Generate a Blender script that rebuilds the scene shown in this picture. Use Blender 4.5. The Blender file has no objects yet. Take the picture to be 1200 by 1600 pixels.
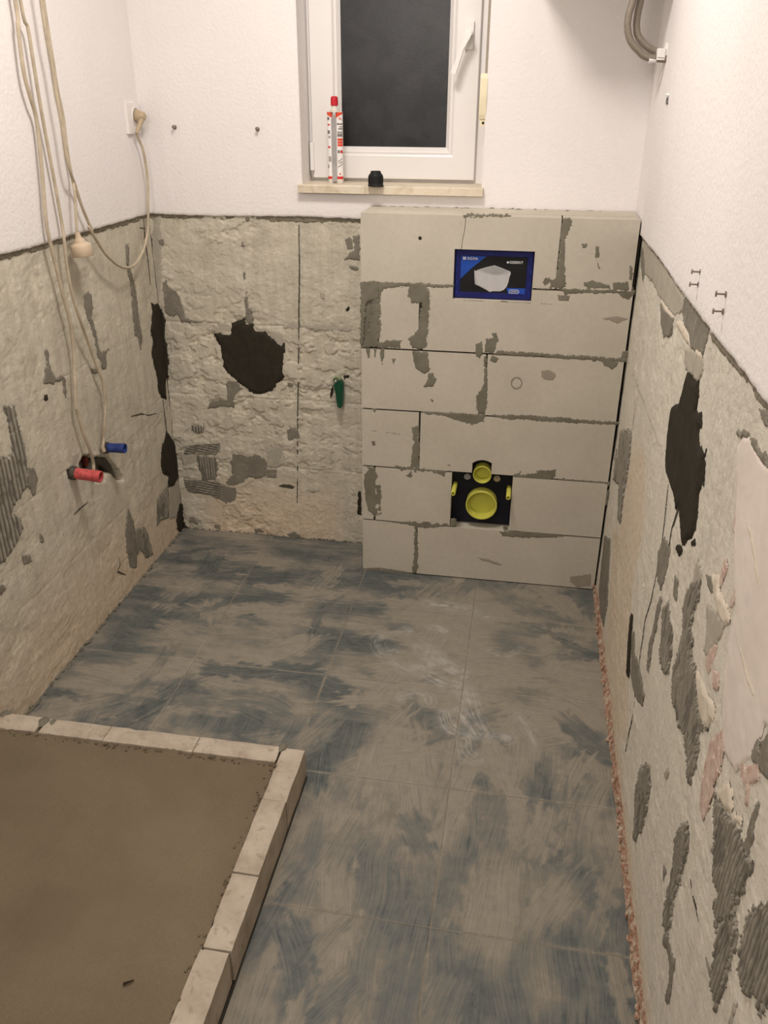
import bpy, bmesh, math, random
import numpy as np
from mathutils import Vector, Matrix

S = bpy.context.scene
COL = S.collection
W, D = 1.554, 0.199            # room width, depth of the block boxing
H1 = 1.158                     # height of the stripped (former tiled) band
CEIL = 2.45
YB = -3.3                      # wall behind the camera

# ------------------------------------------------------------------ camera
cd = bpy.data.cameras.new('camera')
cd.sensor_fit = 'VERTICAL'; cd.sensor_height = 36.0
cd.lens = 1309.25 / 1600 * 36.0
cd.clip_start = 0.02
cam = bpy.data.objects.new('camera', cd); COL.objects.link(cam)
yaw, pitch, roll = 0.1653, 0.4544, 0.0053
f_ = Vector((-math.sin(yaw)*math.cos(pitch), math.cos(yaw)*math.cos(pitch), -math.sin(pitch)))
r_ = Vector((math.cos(yaw), math.sin(yaw), 0)); u_ = r_.cross(f_)
r2 = math.cos(roll)*r_ + math.sin(roll)*u_; u2 = -math.sin(roll)*r_ + math.cos(roll)*u_
cam.matrix_world = Matrix((( r2.x, u2.x, -f_.x, 1.245), (r2.y, u2.y, -f_.y, -2.733), (r2.z, u2.z, -f_.z, 1.489), (0, 0, 0, 1)))
S.camera = cam

# ------------------------------------------------------------------ world, lamp, exposure
wd = bpy.data.worlds.new('night'); S.world = wd; wd.use_nodes = True
wd.node_tree.nodes['Background'].inputs[0].default_value = (0.05, 0.06, 0.09, 1)
wd.node_tree.nodes['Background'].inputs[1].default_value = 0.12
def lamp(name, loc, power, size, color):
    l = bpy.data.lights.new(name, 'AREA'); l.shape = 'DISK'; l.size = size; l.energy = power; l.color = color
    o = bpy.data.objects.new(name, l); COL.objects.link(o); o.location = loc
    return o
lamp('ceiling_lamp', (0.80, -0.95, 2.40), 18.0, 0.34, (1.0, 0.93, 0.865))
fill = lamp('fill_lamp', (0.58, -3.15, 2.05), 14, 0.7, (1.0, 0.92, 0.85))      # added fill behind the camera to brighten blocks and floor, no real source
fill.rotation_euler = (math.radians(68), 0, 0)
S.view_settings.view_transform = 'Standard'
S.view_settings.look = 'None'
S.view_settings.gamma = 1.0
S.view_settings.use_curve_mapping = False
S.view_settings.exposure = 0.0

# ------------------------------------------------------------------ helpers: noise
_rs = np.random.RandomState(7)
_ANG = _rs.rand(24, 256, 256) * 2 * np.pi
_GX, _GY = np.cos(_ANG), np.sin(_ANG)
def gn(x, y, s=0):
    x = np.asarray(x, float); y = np.asarray(y, float)
    xi = np.floor(x).astype(int); yi = np.floor(y).astype(int)
    fx = x - xi; fy = y - yi
    u = fx*fx*fx*(fx*(fx*6-15)+10); v = fy*fy*fy*(fy*(fy*6-15)+10)
    s = s % 24
    def g(i, j):
        a = (xi+i) & 255; b = (yi+j) & 255
        return _GX[s, a, b]*(fx-i) + _GY[s, a, b]*(fy-j)
    a = g(0, 0) + u*(g(1, 0)-g(0, 0)); b = g(0, 1) + u*(g(1, 1)-g(0, 1))
    return 1.45*(a + v*(b-a))
def fbm(x, y, f, o=3, s=0, gain=.5):
    t = 0; amp = 1; n = 0
    for k in range(o):
        t = t + amp*gn(x*f + 17.3*k, y*f - 9.1*k, s+k); n += amp; amp *= gain; f *= 2.03
    return t/n
def sstep(a, b, x):
    t = np.clip((x-a)/(b-a), 0, 1); return t*t*(3-2*t)
def sdist(U, V, poly):
    """signed distance to a polygon, positive inside"""
    P = np.array(poly, float); Q = np.roll(P, -1, 0)
    d = np.full(U.shape, 1e9); ins = np.zeros(U.shape, bool)
    for (ax, ay), (bx, by) in zip(P, Q):
        ex, ey = bx-ax, by-ay; l2 = ex*ex+ey*ey+1e-12
        t = np.clip(((U-ax)*ex + (V-ay)*ey)/l2, 0, 1)
        d = np.minimum(d, np.hypot(U-ax-t*ex, V-ay-t*ey))
        c = ((ay > V) != (by > V))
        if abs(ey) > 1e-9:
            ins ^= c & (U < ex*(V-ay)/ey + ax)
    return np.where(ins, d, -d)

# ------------------------------------------------------------------ helpers: objects
def link(o, parent=None):
    COL.objects.link(o)
    if parent is not None: o.parent = parent
    return o
def tag(o, label=None, cat=None, group=None, kind=None):
    if label: o['label'] = label
    if cat: o['category'] = cat
    if group: o['group'] = group
    if kind: o['kind'] = kind
    return o
def empty(name, loc=(0, 0, 0), **k):
    o = bpy.data.objects.new(name, None); o.empty_display_size = .05; o.location = loc
    link(o); return tag(o, **k)
def wloc(o):
    v = Vector((0, 0, 0))
    while o is not None: v = v + o.location; o = o.parent
    return v
def relto(parent, verts):
    """vertices given in the room's coordinates -> in the parent's"""
    return verts if parent is None else verts - np.array(wloc(parent))
def mesh_np(name, verts, faces, mat, parent=None, smooth=True, attrs=None, flip=False, kind=None):
    verts = relto(parent, np.asarray(verts, float)); faces = np.asarray(faces, np.int32)
    if flip: faces = faces[:, ::-1]
    me = bpy.data.meshes.new(name)
    n, k = faces.shape
    me.vertices.add(len(verts)); me.vertices.foreach_set('co', verts.astype(np.float32).ravel())
    me.loops.add(n*k); me.loops.foreach_set('vertex_index', np.ascontiguousarray(faces).ravel())
    me.polygons.add(n); me.polygons.foreach_set('loop_start', np.arange(0, n*k, k, dtype=np.int32))
    try: me.polygons.foreach_set('loop_total', np.full(n, k, np.int32))
    except Exception: pass
    me.update(calc_edges=True); me.validate()
    me.polygons.foreach_set('use_smooth', np.full(len(me.polygons), smooth, bool))
    for an, arr in (attrs or {}).items():
        a = me.attributes.new(an, 'FLOAT_COLOR', 'POINT')
        a.data.foreach_set('color', np.ascontiguousarray(arr, np.float32).ravel())
    me.materials.append(mat)
    o = bpy.data.objects.new(name, me)
    link(o, parent)
    if kind: o['kind'] = kind
    return o
def bm_obj(name, bm, mat, parent=None, smooth=False, bevel=0, kind=None, angle=None):
    if bevel:
        es = [e for e in bm.edges if len(e.link_faces) == 2 and e.calc_face_angle(0) > .5]
        bmesh.ops.bevel(bm, geom=es, offset=bevel, segments=2, profile=.6, affect='EDGES', clamp_overlap=True)
    bmesh.ops.recalc_face_normals(bm, faces=bm.faces)
    if parent is not None: bmesh.ops.translate(bm, verts=bm.verts, vec=-wloc(parent))
    me = bpy.data.meshes.new(name); bm.to_mesh(me); bm.free()
    if smooth:
        for p in me.polygons: p.use_smooth = True
        if hasattr(me, 'set_sharp_from_angle'): me.set_sharp_from_angle(angle=angle or math.radians(40))
    for m in (mat if isinstance(mat, (list, tuple)) else [mat]): me.materials.append(m)
    o = bpy.data.objects.new(name, me); link(o, parent)
    if kind: o['kind'] = kind
    return o
def add_box(bm, a, b):
    x0, y0, z0 = a; x1, y1, z1 = b
    v = [bm.verts.new(c) for c in ((x0,y0,z0),(x1,y0,z0),(x1,y1,z0),(x0,y1,z0),(x0,y0,z1),(x1,y0,z1),(x1,y1,z1),(x0,y1,z1))]
    for q in ((0,3,2,1),(4,5,6,7),(0,1,5,4),(1,2,6,5),(2,3,7,6),(3,0,4,7)): bm.faces.new([v[i] for i in q])
def box(name, a, b, mat, parent=None, bevel=0, smooth=False):
    bm = bmesh.new(); add_box(bm, a, b); return bm_obj(name, bm, mat, parent, bevel=bevel, smooth=smooth)
def add_prism(bm, poly, y0, y1, axis='y'):
    """extrude a 2-D outline along an axis"""
    def P(a, b, c): return (a, c, b) if axis == 'y' else ((a, b, c) if axis == 'z' else (c, a, b))
    A = [bm.verts.new(P(a, b, y0)) for a, b in poly]; B = [bm.verts.new(P(a, b, y1)) for a, b in poly]
    bm.faces.new(A); bm.faces.new(B[::-1])
    for i in range(len(poly)):
        j = (i+1) % len(poly); bm.faces.new((A[i], B[i], B[j], A[j]))
def prism(name, poly, y0, y1, mat, parent=None, axis='y', bevel=0, smooth=False):
    bm = bmesh.new(); add_prism(bm, poly, y0, y1, axis); return bm_obj(name, bm, mat, parent, bevel=bevel, smooth=smooth)
def add_lathe(bm, prof, org=(0,0,0), axis=(0,0,1), n=24, cap=True):
    """prof: (radius, distance along axis)"""
    ax = Vector(axis).normalized(); t = Vector((1,0,0)) if abs(ax.x) < .9 else Vector((0,1,0))
    e1 = ax.cross(t).normalized(); e2 = ax.cross(e1); org = Vector(org)
    rings = []
    for r, d in prof:
        rings.append([bm.verts.new(org + ax*d + (e1*math.cos(a)+e2*math.sin(a))*max(r, 1e-5)) for a in [2*math.pi*i/n for i in range(n)]])
    for A, B in zip(rings, rings[1:]):
        for i in range(n):
            j = (i+1) % n; bm.faces.new((A[i], A[j], B[j], B[i]))
    if cap:
        bm.faces.new(rings[0][::-1]); bm.faces.new(rings[-1])
def lathe(name, prof, org, axis, mat, parent=None, n=24, smooth=True, cap=True):
    bm = bmesh.new(); add_lathe(bm, prof, org, axis, n, cap); return bm_obj(name, bm, mat, parent, smooth=smooth)
def spline(pts, sub=8):
    P = [Vector(p) for p in pts]; P = [2*P[0]-P[1]] + P + [2*P[-1]-P[-2]]; out = []
    for i in range(1, len(P)-2):
        a, b, c, d = P[i-1:i+3]
        for k in range(sub):
            t = k/sub
            out.append(.5*((2*b)+(c-a)*t+(2*a-5*b+4*c-d)*t*t+(3*b-3*c+d-a)*t**3))
    out.append(P[-2]); return out
def add_tube(bm, pts, r, n=8):
    rings = []; nrm = None
    for i, p in enumerate(pts):
        t = (pts[min(i+1, len(pts)-1)] - pts[max(i-1, 0)]).normalized()
        if nrm is None:
            nrm = t.orthogonal().normalized()
        nrm = (nrm - t*nrm.dot(t)).normalized(); b = t.cross(nrm)
        rr = r(i/(len(pts)-1)) if callable(r) else r
        rings.append([bm.verts.new(p + (nrm*math.cos(2*math.pi*k/n)+b*math.sin(2*math.pi*k/n))*rr) for k in range(n)])
    for A, B in zip(rings, rings[1:]):
        for k in range(n):
            j = (k+1) % n; bm.faces.new((A[k], A[j], B[j], B[k]))
    bm.faces.new(rings[0][::-1]); bm.faces.new(rings[-1])
def tube(name, pts, r, mat, parent=None, n=8, sub=8):
    bm = bmesh.new(); add_tube(bm, spline(pts, sub), r, n); return bm_obj(name, bm, mat, parent, smooth=True)
def text_obj(name, body, size, mat, parent, loc, rot, spacing=1.0, bold=0.0, align='LEFT', width=None):
    c = bpy.data.curves.new(name, 'FONT'); c.body = body; c.size = size; c.align_x = align; c.offset = bold; c.extrude = .0001; c.space_character = spacing
    tmp = bpy.data.objects.new('tmp', c); COL.objects.link(tmp)
    dg = bpy.context.evaluated_depsgraph_get()
    me = bpy.data.meshes.new_from_object(tmp.evaluated_get(dg)); me.name = name
    bpy.data.objects.remove(tmp)
    if width:
        xs = [v.co.x for v in me.vertices]; k = width/(max(xs)-min(xs))
        for v in me.vertices: v.co.x *= k; v.co.y *= k*1.05
    me.materials.clear(); me.materials.append(mat)
    o = bpy.data.objects.new(name, me); link(o, parent)
    o.location = Vector(loc) - wloc(parent); o.rotation_euler = rot
    return o

# ------------------------------------------------------------------ helpers: materials
class NB:
    def __init__(s, name):
        s.m = bpy.data.materials.new(name); s.m.use_nodes = True; s.nt = s.m.node_tree
        s.b = s.nt.nodes['Principled BSDF']
        s.b.inputs['Specular IOR Level'].default_value = .25
        s._tc = None
    def n(s, typ, ins=None, out=0, **props):
        nd = s.nt.nodes.new('ShaderNode'+typ)
        for k, v in props.items(): setattr(nd, k, v)
        for k, v in (ins or {}).items():
            if hasattr(v, 'links'): s.nt.links.new(v, nd.inputs[k])
            else: nd.inputs[k].default_value = v
        return nd.outputs[out]
    def pos(s):
        if s._tc is None: s._tc = s.n('NewGeometry', out='Position')
        return s._tc
    def noise(s, scale, detail=4, rough=.55, vec=None, dist=0):
        return s.n('TexNoise', {'Vector': vec or s.pos(), 'Scale': scale, 'Detail': detail, 'Roughness': rough, 'Distortion': dist}, out=0)
    def ramp(s, fac, stops):
        nd = s.nt.nodes.new('ShaderNodeValToRGB'); s.nt.links.new(fac, nd.inputs[0])
        el = nd.color_ramp.elements
        while len(el) < len(stops): el.new(.5)
        for e, (p, c) in zip(el, stops):
            e.position = p; e.color = (*c, 1) if not isinstance(c, (int, float)) else (c, c, c, 1)
        return nd.outputs[0]
    def mix(s, fac, a, b, mode='MIX'):
        nd = s.nt.nodes.new('ShaderNodeMix'); nd.data_type = 'RGBA'; nd.blend_type = mode
        for i, v in ((0, fac), (6, a), (7, b)):
            if hasattr(v, 'links'): s.nt.links.new(v, nd.inputs[i])
            elif i == 0: nd.inputs[0].default_value = v
            else: nd.inputs[i].default_value = (*v, 1)
        return nd.outputs[2]
    def math(s, op, a, b=0., c=0.):
        return s.n('Math', {0: a, 1: b, 2: c}, operation=op)
    def attr(s, name):
        o = s.n('Attribute', out='Color', attribute_name=name)
        nd = s.nt.nodes.new('ShaderNodeSeparateColor'); s.nt.links.new(o, nd.inputs[0]); return nd.outputs
    def bump(s, h, strength=.3, dist=.002, prev=None):
        ins = {'Height': h, 'Strength': strength, 'Distance': dist}
        if prev is not None: ins['Normal'] = prev
        return s.n('Bump', ins)
    def done(s, col=None, rough=.8, normal=None, metal=0, spec=None):
        for k, v in (('Base Color', col), ('Roughness', rough), ('Normal', normal)):
            if v is None: continue
            if hasattr(v, 'links'): s.nt.links.new(v, s.b.inputs[k])
            elif k == 'Base Color': s.b.inputs[k].default_value = (*v, 1)
            else: s.b.inputs[k].default_value = v
        s.b.inputs['Metallic'].default_value = metal
        if spec is not None: s.b.inputs['Specular IOR Level'].default_value = spec
        return s.m
def simple(name, col, rough=.5, metal=0, var=.12, scale=60, bump=0, spec=None):
    b = NB(name); c2 = tuple(x*(1-var) for x in col); c1 = tuple(min(1, x*(1+var*.6)) for x in col)
    nz = b.noise(scale, 4)
    c = b.ramp(nz, [(.3, c2), (.7, c1)])
    return b.done(c, rough, b.bump(nz, bump, .001) if bump else None, metal, spec)

def m_plaster():
    b = NB('white_roughcast_plaster')
    big = b.noise(2.2, 3); c = b.ramp(big, [(.3, (.80, .765, .745)), (.7, (.85, .815, .80))])
    n1 = b.noise(95, 3, .6); n2 = b.noise(300, 2, .6)
    return b.done(c, .85, b.bump(n2, .35, .0012, b.bump(n1, .55, .003)), spec=.15)
def m_masonry(name='stripped_aircrete_masonry', gain=1.):
    b = NB(name); r, g, bl = b.attr('msk')[:3]
    n1 = b.noise(9, 5, .6); n2 = b.noise(45, 5, .65); n3 = b.noise(260, 3, .6)
    base = b.ramp(n1, [(.3, (.56, .51, .41)), (.55, (.64, .59, .48)), (.75, (.70, .655, .55))])
    fresh = b.ramp(n2, [(.3, (.67, .61, .475)), (.7, (.76, .71, .58))])
    tan = b.ramp(n2, [(.3, (.62, .475, .335)), (.55, (.73, .60, .455)), (.75, (.78, .69, .55))])
    c = b.mix(r, base, fresh)
    spot = b.ramp(b.noise(75, 5, .75, dist=.6), [(.44, 0.), (.68, .8)])
    c = b.mix(b.math('MULTIPLY', spot, bl), c, (.27, .255, .20))
    fleck = b.ramp(b.noise(130, 2, .5), [(.27, 1.), (.33, 0.)])
    c = b.mix(b.math('MULTIPLY', fleck, .6), c, (.30, .25, .18))
    sv = b.n('VectorMath', {0: b.pos(), 1: (38., 38., 5.)}, operation='MULTIPLY')
    c = b.mix(.30, c, b.ramp(b.noise(1, 4, .65, sv), [(.32, .45), (.62, 1.)]), 'MULTIPLY')
    pale = b.ramp(b.noise(26, 5, .7, dist=.8), [(.56, 0.), (.70, 1.)])
    c = b.mix(b.math('MULTIPLY', pale, .5), c, (.72, .665, .55))
    c = b.mix(.18, c, b.ramp(n3, [(.25, .25), (.75, 1.)]), 'MULTIPLY')
    if gain != 1.: c = b.mix(gain, c, (.80, .765, .69))
    c = b.mix(g, c, b.mix(.30, tan, b.ramp(n3, [(.3, .4), (.7, 1.)]), 'MULTIPLY'))
    return b.done(c, .92, b.bump(n3, .6, .0012, b.bump(n2, .7, .004)), spec=.1)
def m_mortar(name, lo, hi, rough=.9, scale=22, bump=.5, speck=0., ridge=False):
    b = NB(name); n1 = b.noise(scale, 5, .6); n2 = b.noise(300, 3, .6)
    c = b.ramp(n1, [(.3, lo), (.7, hi)])
    if speck: c = b.mix(b.math('MULTIPLY', b.ramp(b.noise(75, 4, .7, dist=.6), [(.56, 0.), (.66, 1.)]), speck), c, tuple(x*1.7 for x in hi))
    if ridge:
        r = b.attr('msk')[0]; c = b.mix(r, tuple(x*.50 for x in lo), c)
    return b.done(c, rough, b.bump(n2, bump, .0012), spec=.15)
def m_block():
    b = NB('aerated_concrete'); n1 = b.noise(5, 4, .55); n2 = b.noise(60, 4, .6); n3 = b.noise(500, 2, .5)
    c = b.ramp(n1, [(.3, (.52, .475, .395)), (.6, (.57, .525, .44)), (.8, (.61, .565, .48))])
    pore = b.ramp(b.noise(170, 2, .5), [(.25, 1.), (.30, 0.)])
    c = b.mix(b.math('MULTIPLY', pore, .35), c, (.28, .24, .18))
    c = b.mix(.12, c, b.ramp(n2, [(.3, .4), (.7, 1.)]), 'MULTIPLY')
    return b.done(c, .9, b.bump(n3, .3, .0006, b.bump(n2, .12, .002)), spec=.1)
def m_kerb():
    b = NB('aerated_concrete_kerb'); n1 = b.noise(14, 5, .6); n2 = b.noise(80, 4, .65); n3 = b.noise(450, 2, .5)
    c = b.ramp(n1, [(.3, (.38, .315, .245)), (.6, (.52, .45, .365)), (.8, (.59, .525, .44))])
    st = b.ramp(b.noise(30, 5, .7, dist=1), [(.54, 0.), (.68, 1.)])
    c = b.mix(b.math('MULTIPLY', st, .65), c, (.27, .215, .155))
    return b.done(c, .9, b.bump(n3, .3, .0006, b.bump(n2, .3, .002)), spec=.1)
def m_floor():
    b = NB('slurry_brushed_floor_tile'); a = b.n('Attribute', attribute_name='brush')
    nd = b.nt.nodes['Attribute']; al = nd.outputs['Alpha']
    sp = b.nt.nodes.new('ShaderNodeSeparateColor'); b.nt.links.new(nd.outputs['Color'], sp.inputs[0])
    cov, s_, t_ = sp.outputs[0], sp.outputs[1], sp.outputs[2]
    v1 = b.n('CombineXYZ', {0: b.math('MULTIPLY', s_, 7.), 1: b.math('MULTIPLY', t_, 190.), 2: 0.})
    v2 = b.n('CombineXYZ', {0: b.math('MULTIPLY', s_, 16.), 1: b.math('MULTIPLY', t_, 520.), 2: 3.})
    st1 = b.noise(1, 4, .7, v1); st2 = b.noise(1, 2, .6, v2); nz = b.noise(38, 5, .65)
    k = b.math('ADD', cov, b.math('MULTIPLY', b.math('SUBTRACT', st1, .5), .95))
    k = b.math('ADD', k, b.math('MULTIPLY', b.math('SUBTRACT', st2, .5), .50))
    k = b.math('ADD', k, b.math('MULTIPLY', b.math('SUBTRACT', nz, .5), .55))
    c = b.ramp(k, [(.0, (.066, .078, .078)), (.25, (.125, .134, .126)), (.50, (.195, .184, .156)), (.70, (.262, .236, .190)), (1., (.325, .290, .235))])
    w = b.math('MULTIPLY', al, b.ramp(st1, [(.35, 0.), (.7, 1.)]))
    c = b.mix(w, c, (.50, .49, .46))
    rg = b.ramp(k, [(.2, .5), (.7, .85)])
    return b.done(c, rg, b.bump(k, .22, .0012), spec=.3)
def m_screed():
    b = NB('damp_screed'); n1 = b.noise(3.5, 5, .55); n2 = b.noise(40, 4, .6); n3 = b.noise(420, 3, .65)
    c = b.ramp(n1, [(.3, (.165, .128, .082)), (.7, (.225, .178, .118))])
    c = b.mix(.35, c, b.ramp(n3, [(.3, .35), (.7, 1.)]), 'MULTIPLY')
    return b.done(c, .85, b.bump(n3, .5, .0012, b.bump(n2, .25, .003)), spec=.2)
def m_pane():
    b = NB('obscured_night_glass'); n1 = b.noise(9, 4, .6, dist=.6); n2 = b.noise(260, 2, .5)
    c = b.ramp(n1, [(.40, (.012, .0135, .016)), (.6, (.028, .0295, .033))])
    m = b.done(c, .32, b.bump(n2, .25, .001), spec=.35)
    b.b.inputs['Transmission Weight'].default_value = .35
    return m
def m_sill():
    b = NB('cream_marble'); n1 = b.noise(14, 6, .65, dist=1.5)
    c = b.ramp(n1, [(.3, (.52, .43, .31)), (.5, (.68, .60, .47)), (.75, (.74, .68, .56))])
    return b.done(c, .45, None)
def m_brick():
    b = NB('broken_red_brick'); n1 = b.noise(45, 3, .6); n2 = b.noise(240, 3, .6)
    c = b.ramp(n1, [(.36, (.52, .44, .35)), (.47, (.42, .30, .22)), (.55, (.31, .155, .10)), (.63, (.46, .35, .27)), (.74, (.36, .32, .26))])
    return b.done(c, .95, b.bump(n2, .5, .002), spec=.1)
MAT = dict(
    plaster=m_plaster(), masonry=m_masonry(), masonry_r=m_masonry('scraped_plaster_and_masonry', .38), block=m_block(), kerb=m_kerb(), floor=m_floor(), screed=m_screed(), pane=m_pane(), sill=m_sill(), brick=m_brick(),
    grey=m_mortar('grey_adhesive_residue', (.18, .163, .13), (.25, .23, .187), speck=.5),
    grey2=m_mortar('pale_grey_adhesive_residue', (.38, .35, .285), (.45, .415, .34), speck=.35),
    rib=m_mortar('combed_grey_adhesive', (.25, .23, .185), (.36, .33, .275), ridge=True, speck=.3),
    dark=m_mortar('fresh_dark_mortar', (.026, .022, .015), (.040, .034, .024), .75, 30, .35),
    smear=m_mortar('grey_thin_bed_mortar', (.155, .142, .105), (.215, .20, .155), speck=.12),
    damp=m_mortar('damp_block_stain', (.30, .265, .21), (.34, .30, .245)),
    joint=m_mortar('dark_joint', (.030, .027, .022), (.055, .048, .038)),
    crackm=m_mortar('crack_shadow_line', (.065, .058, .045), (.11, .10, .078)),
    cream=m_mortar('cream_plaster_remnant', (.60, .53, .42), (.70, .63, .52)),
    pinkwhite=m_mortar('pinkish_white_plaster', (.70, .62, .55), (.78, .70, .635), .6, 10, .2),
    pink=m_mortar('red_paint_remnant', (.46, .30, .245), (.66, .555, .47), .8, 60, speck=.6),
    bandm=m_mortar('grey_mortar_edge', (.17, .15, .11), (.31, .275, .21), .95, 60),
    pvc=simple('white_window_plastic', (.80, .775, .75), .3, var=.03, scale=5, spec=.4),
    cream_pl=simple('yellowed_cream_plastic', (.78, .70, .50), .4, var=.05, scale=8),
    strap=simple('grey_beige_strap', (.36, .31, .25), .9, var=.25, scale=300),
    chrome=simple('steel', (.55, .53, .5), .3, 1, var=.1),
    dull=simple('dull_brown_steel', (.24, .19, .155), .6, var=.3, scale=200),
    cable=simple('yellowed_cable_sheath', (.50, .42, .31), .5, var=.2, scale=30),
    plug=simple('yellowed_plug_plastic', (.46, .36, .235), .4, var=.12, scale=20),
    coupling=simple('peach_coupling_plastic', (.58, .46, .33), .45, var=.1, scale=20),
    socket=simple('white_socket_plastic', (.83, .79, .76), .3, var=.02),
    red=simple('dusty_red_plastic', (.58, .10, .10), .45, var=.35, scale=70),
    red2=simple('red_cap_plastic', (.55, .018, .03), .4, var=.1),
    blue=simple('dusty_blue_plastic', (.035, .06, .23), .45, var=.45, scale=70),
    yellow=simple('yellow_protection_cap', (.60, .585, .10), .4, var=.06, scale=15),
    yellow_in=simple('yellow_cap_inside', (.50, .46, .10), .5, var=.1, scale=15),
    black=simple('black_plastic', (.010, .010, .010), .45, var=.3),
    black_rubber=simple('black_rubber', (.012, .012, .012), .6, var=.3),
    tank=simple('black_frame_panel', (.008, .009, .016), .4, var=.3, scale=12),
    blueframe=simple('dark_blue_access_frame', (.014, .018, .135), .4, var=.25, scale=25),
    card=simple('print_black', (.012, .012, .013), .4, var=.25, scale=12),
    printblue=simple('print_blue', (.018, .075, .40), .4, var=.15),
    printwhite=simple('print_white', (.78, .78, .80), .4, var=.04),
    bowl=simple('print_bowl_light', (.52, .51, .51), .45, var=.06, scale=40),
    bowl2=simple('print_bowl_shade', (.42, .41, .41), .45, var=.06, scale=40),
    bowl3=simple('print_bowl_inside', (.34, .34, .34), .45, var=.06, scale=40),
    white=simple('white_label', (.82, .79, .77), .35, var=.03),
    opaque=simple('milky_plastic', (.68, .63, .55), .35, var=.06, scale=20),
    printgrey=simple('print_grey', (.18, .17, .16), .5, var=.2),
    orange=simple('print_orange', (.70, .075, .035), .45, var=.1),
    redprint=simple('print_red', (.62, .035, .03), .45, var=.1),
    slot=simple('cartridge_gap', (.36, .34, .33), .5, var=.15, scale=30),
    hose=simple('grey_braided_hose', (.26, .225, .18), .4, .25, var=.35, scale=500, bump=.6),
    green=simple('green_tap_handle', (.012, .075, .038), .35, var=.4, scale=120),
    paleg=simple('pale_green_rim', (.35, .40, .25), .5, var=.3, scale=120),
    pipe_dark=simple('grey_cast_pipe', (.075, .068, .055), .6, var=.4, scale=70, bump=.3),
    wood=simple('dark_wood', (.035, .022, .012), .8, var=.4, scale=200),
    enamel=simple('white_enamel', (.82, .80, .78), .3, var=.02),
    seal=simple('grey_seal', (.20, .19, .18), .6),
)

# ------------------------------------------------------------------ relief of the stripped walls
def relief(u, v, seed, amp=1.0):
    """-> smooth base height, chipped detail height, freshness"""
    hs = .0035*fbm(u, v, 3.2, 2, seed)
    rough = sstep(-.35, .35, fbm(u, v, 2.6, 2, seed+3))
    n = fbm(u*.8, v*1.1, 15, 4, seed+5, .55) + .35*fbm(u, v, 5, 2, seed+7)
    q = n*3.1; k = np.floor(q); fr = q - k
    step = k + sstep(.0, .15, fr) + .15*fr
    hd = (.0034*step*(.25+.75*rough) + .0005*fbm(u, v, 95, 2, seed+9) + .0010*rough*fbm(u, v, 48, 2, seed+11))*amp
    hd = np.clip(hd, -.008, .006)
    fresh = np.clip(sstep(.6, -1.2, step)*(.3+.7*rough) + .25*fbm(u, v, 20, 3, seed+13), 0, 1)
    return hs, hd, fresh
SEED = {'L': 1, 'B': 4, 'R': 9}
AMP = {'L': .42, 'B': 1.4, 'R': .36}
def place(plane, u, v, h):
    if plane == 'L': return np.stack([h, u, v], -1)
    if plane == 'B': return np.stack([u, -h, v], -1)
    if plane == 'R': return np.stack([W-h, u, v], -1)
    if plane == 'P': return np.stack([u, -D-h, v], -1)
    if plane == 'F': return np.stack([u, v, h], -1)
def grid_faces(nu, nv):
    i, j = np.meshgrid(np.arange(nu-1), np.arange(nv-1), indexing='ij')
    a = i*nv+j
    return np.stack([a, a+nv, a+nv+1, a+1], -1).reshape(-1, 4)
def compact(verts, faces, attrs=None):
    used, inv = np.unique(faces, return_inverse=True)
    return verts[used], inv.reshape(faces.shape), {k: a[used] for k, a in (attrs or {}).items()}

PATCHES = []      # (plane, kind, outline in metres on that plane)
KIND = {          # name, material, thickness, rim slope, edge roughness, label, ribs
    'dark': ('mortar_or_hole_patch', 'dark', .0045, .35, .0045, 'fresh dark mortar filling or painted dark hole', None),  # mostly mortar; a few stand for open holes, painted dark
    'grey': ('adhesive_patch', 'grey', .0014, .8, .0065, None, None),
    'pale': ('adhesive_patch', 'grey2', .0010, .8, .0065, None, None),
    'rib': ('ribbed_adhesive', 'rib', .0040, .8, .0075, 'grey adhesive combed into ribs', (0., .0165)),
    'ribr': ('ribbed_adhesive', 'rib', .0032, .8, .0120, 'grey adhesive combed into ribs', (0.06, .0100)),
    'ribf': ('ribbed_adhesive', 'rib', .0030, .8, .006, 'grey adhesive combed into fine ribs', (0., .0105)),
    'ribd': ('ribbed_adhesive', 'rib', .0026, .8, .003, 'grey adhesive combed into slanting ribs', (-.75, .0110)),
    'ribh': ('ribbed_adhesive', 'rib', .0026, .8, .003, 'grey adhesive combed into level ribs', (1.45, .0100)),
    'cream': ('plaster_remnant', 'cream', .0045, .45, .003, 'cream plaster ridge', None),
    'pink': ('paint_remnant', 'pink', .0009, .8, .003, 'reddish paint remnant', None),
    'white': ('plaster_remnant', 'pinkwhite', .0022, .5, .004, 'smooth pinkish white plaster', None),
    'band': ('mortar_edge', 'bandm', .0022, .6, .004, None, None),
    'smear': ('mortar_smear', 'smear', .0017, .6, .0058, None, None),
    'smeard': ('mortar_smear', 'grey', .0009, .5, .0020, None, None),
    'damp': ('damp_stain', 'damp', .0003, .5, .003, None, None),
    'seam': ('crack_line', 'grey2', .0006, .9, .0010, None, None),
    'crack': ('crack_line', 'crackm', .0005, .9, .0007, None, None),
}
def patch(plane, kind, pts): PATCHES.append((plane, kind, pts))
def thin(pts, w):
    """a narrow outline around a polyline"""
    P = [Vector((a, b)) for a, b in pts]; L = []; R = []
    for i, p in enumerate(P):
        t = (P[min(i+1, len(P)-1)] - P[max(i-1, 0)]).normalized(); nn = Vector((-t.y, t.x))*w/2
        if i in (0, len(P)-1): nn *= .4
        L.append(tuple(p+nn)); R.append(tuple(p-nn))
    return L + R[::-1]
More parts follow.
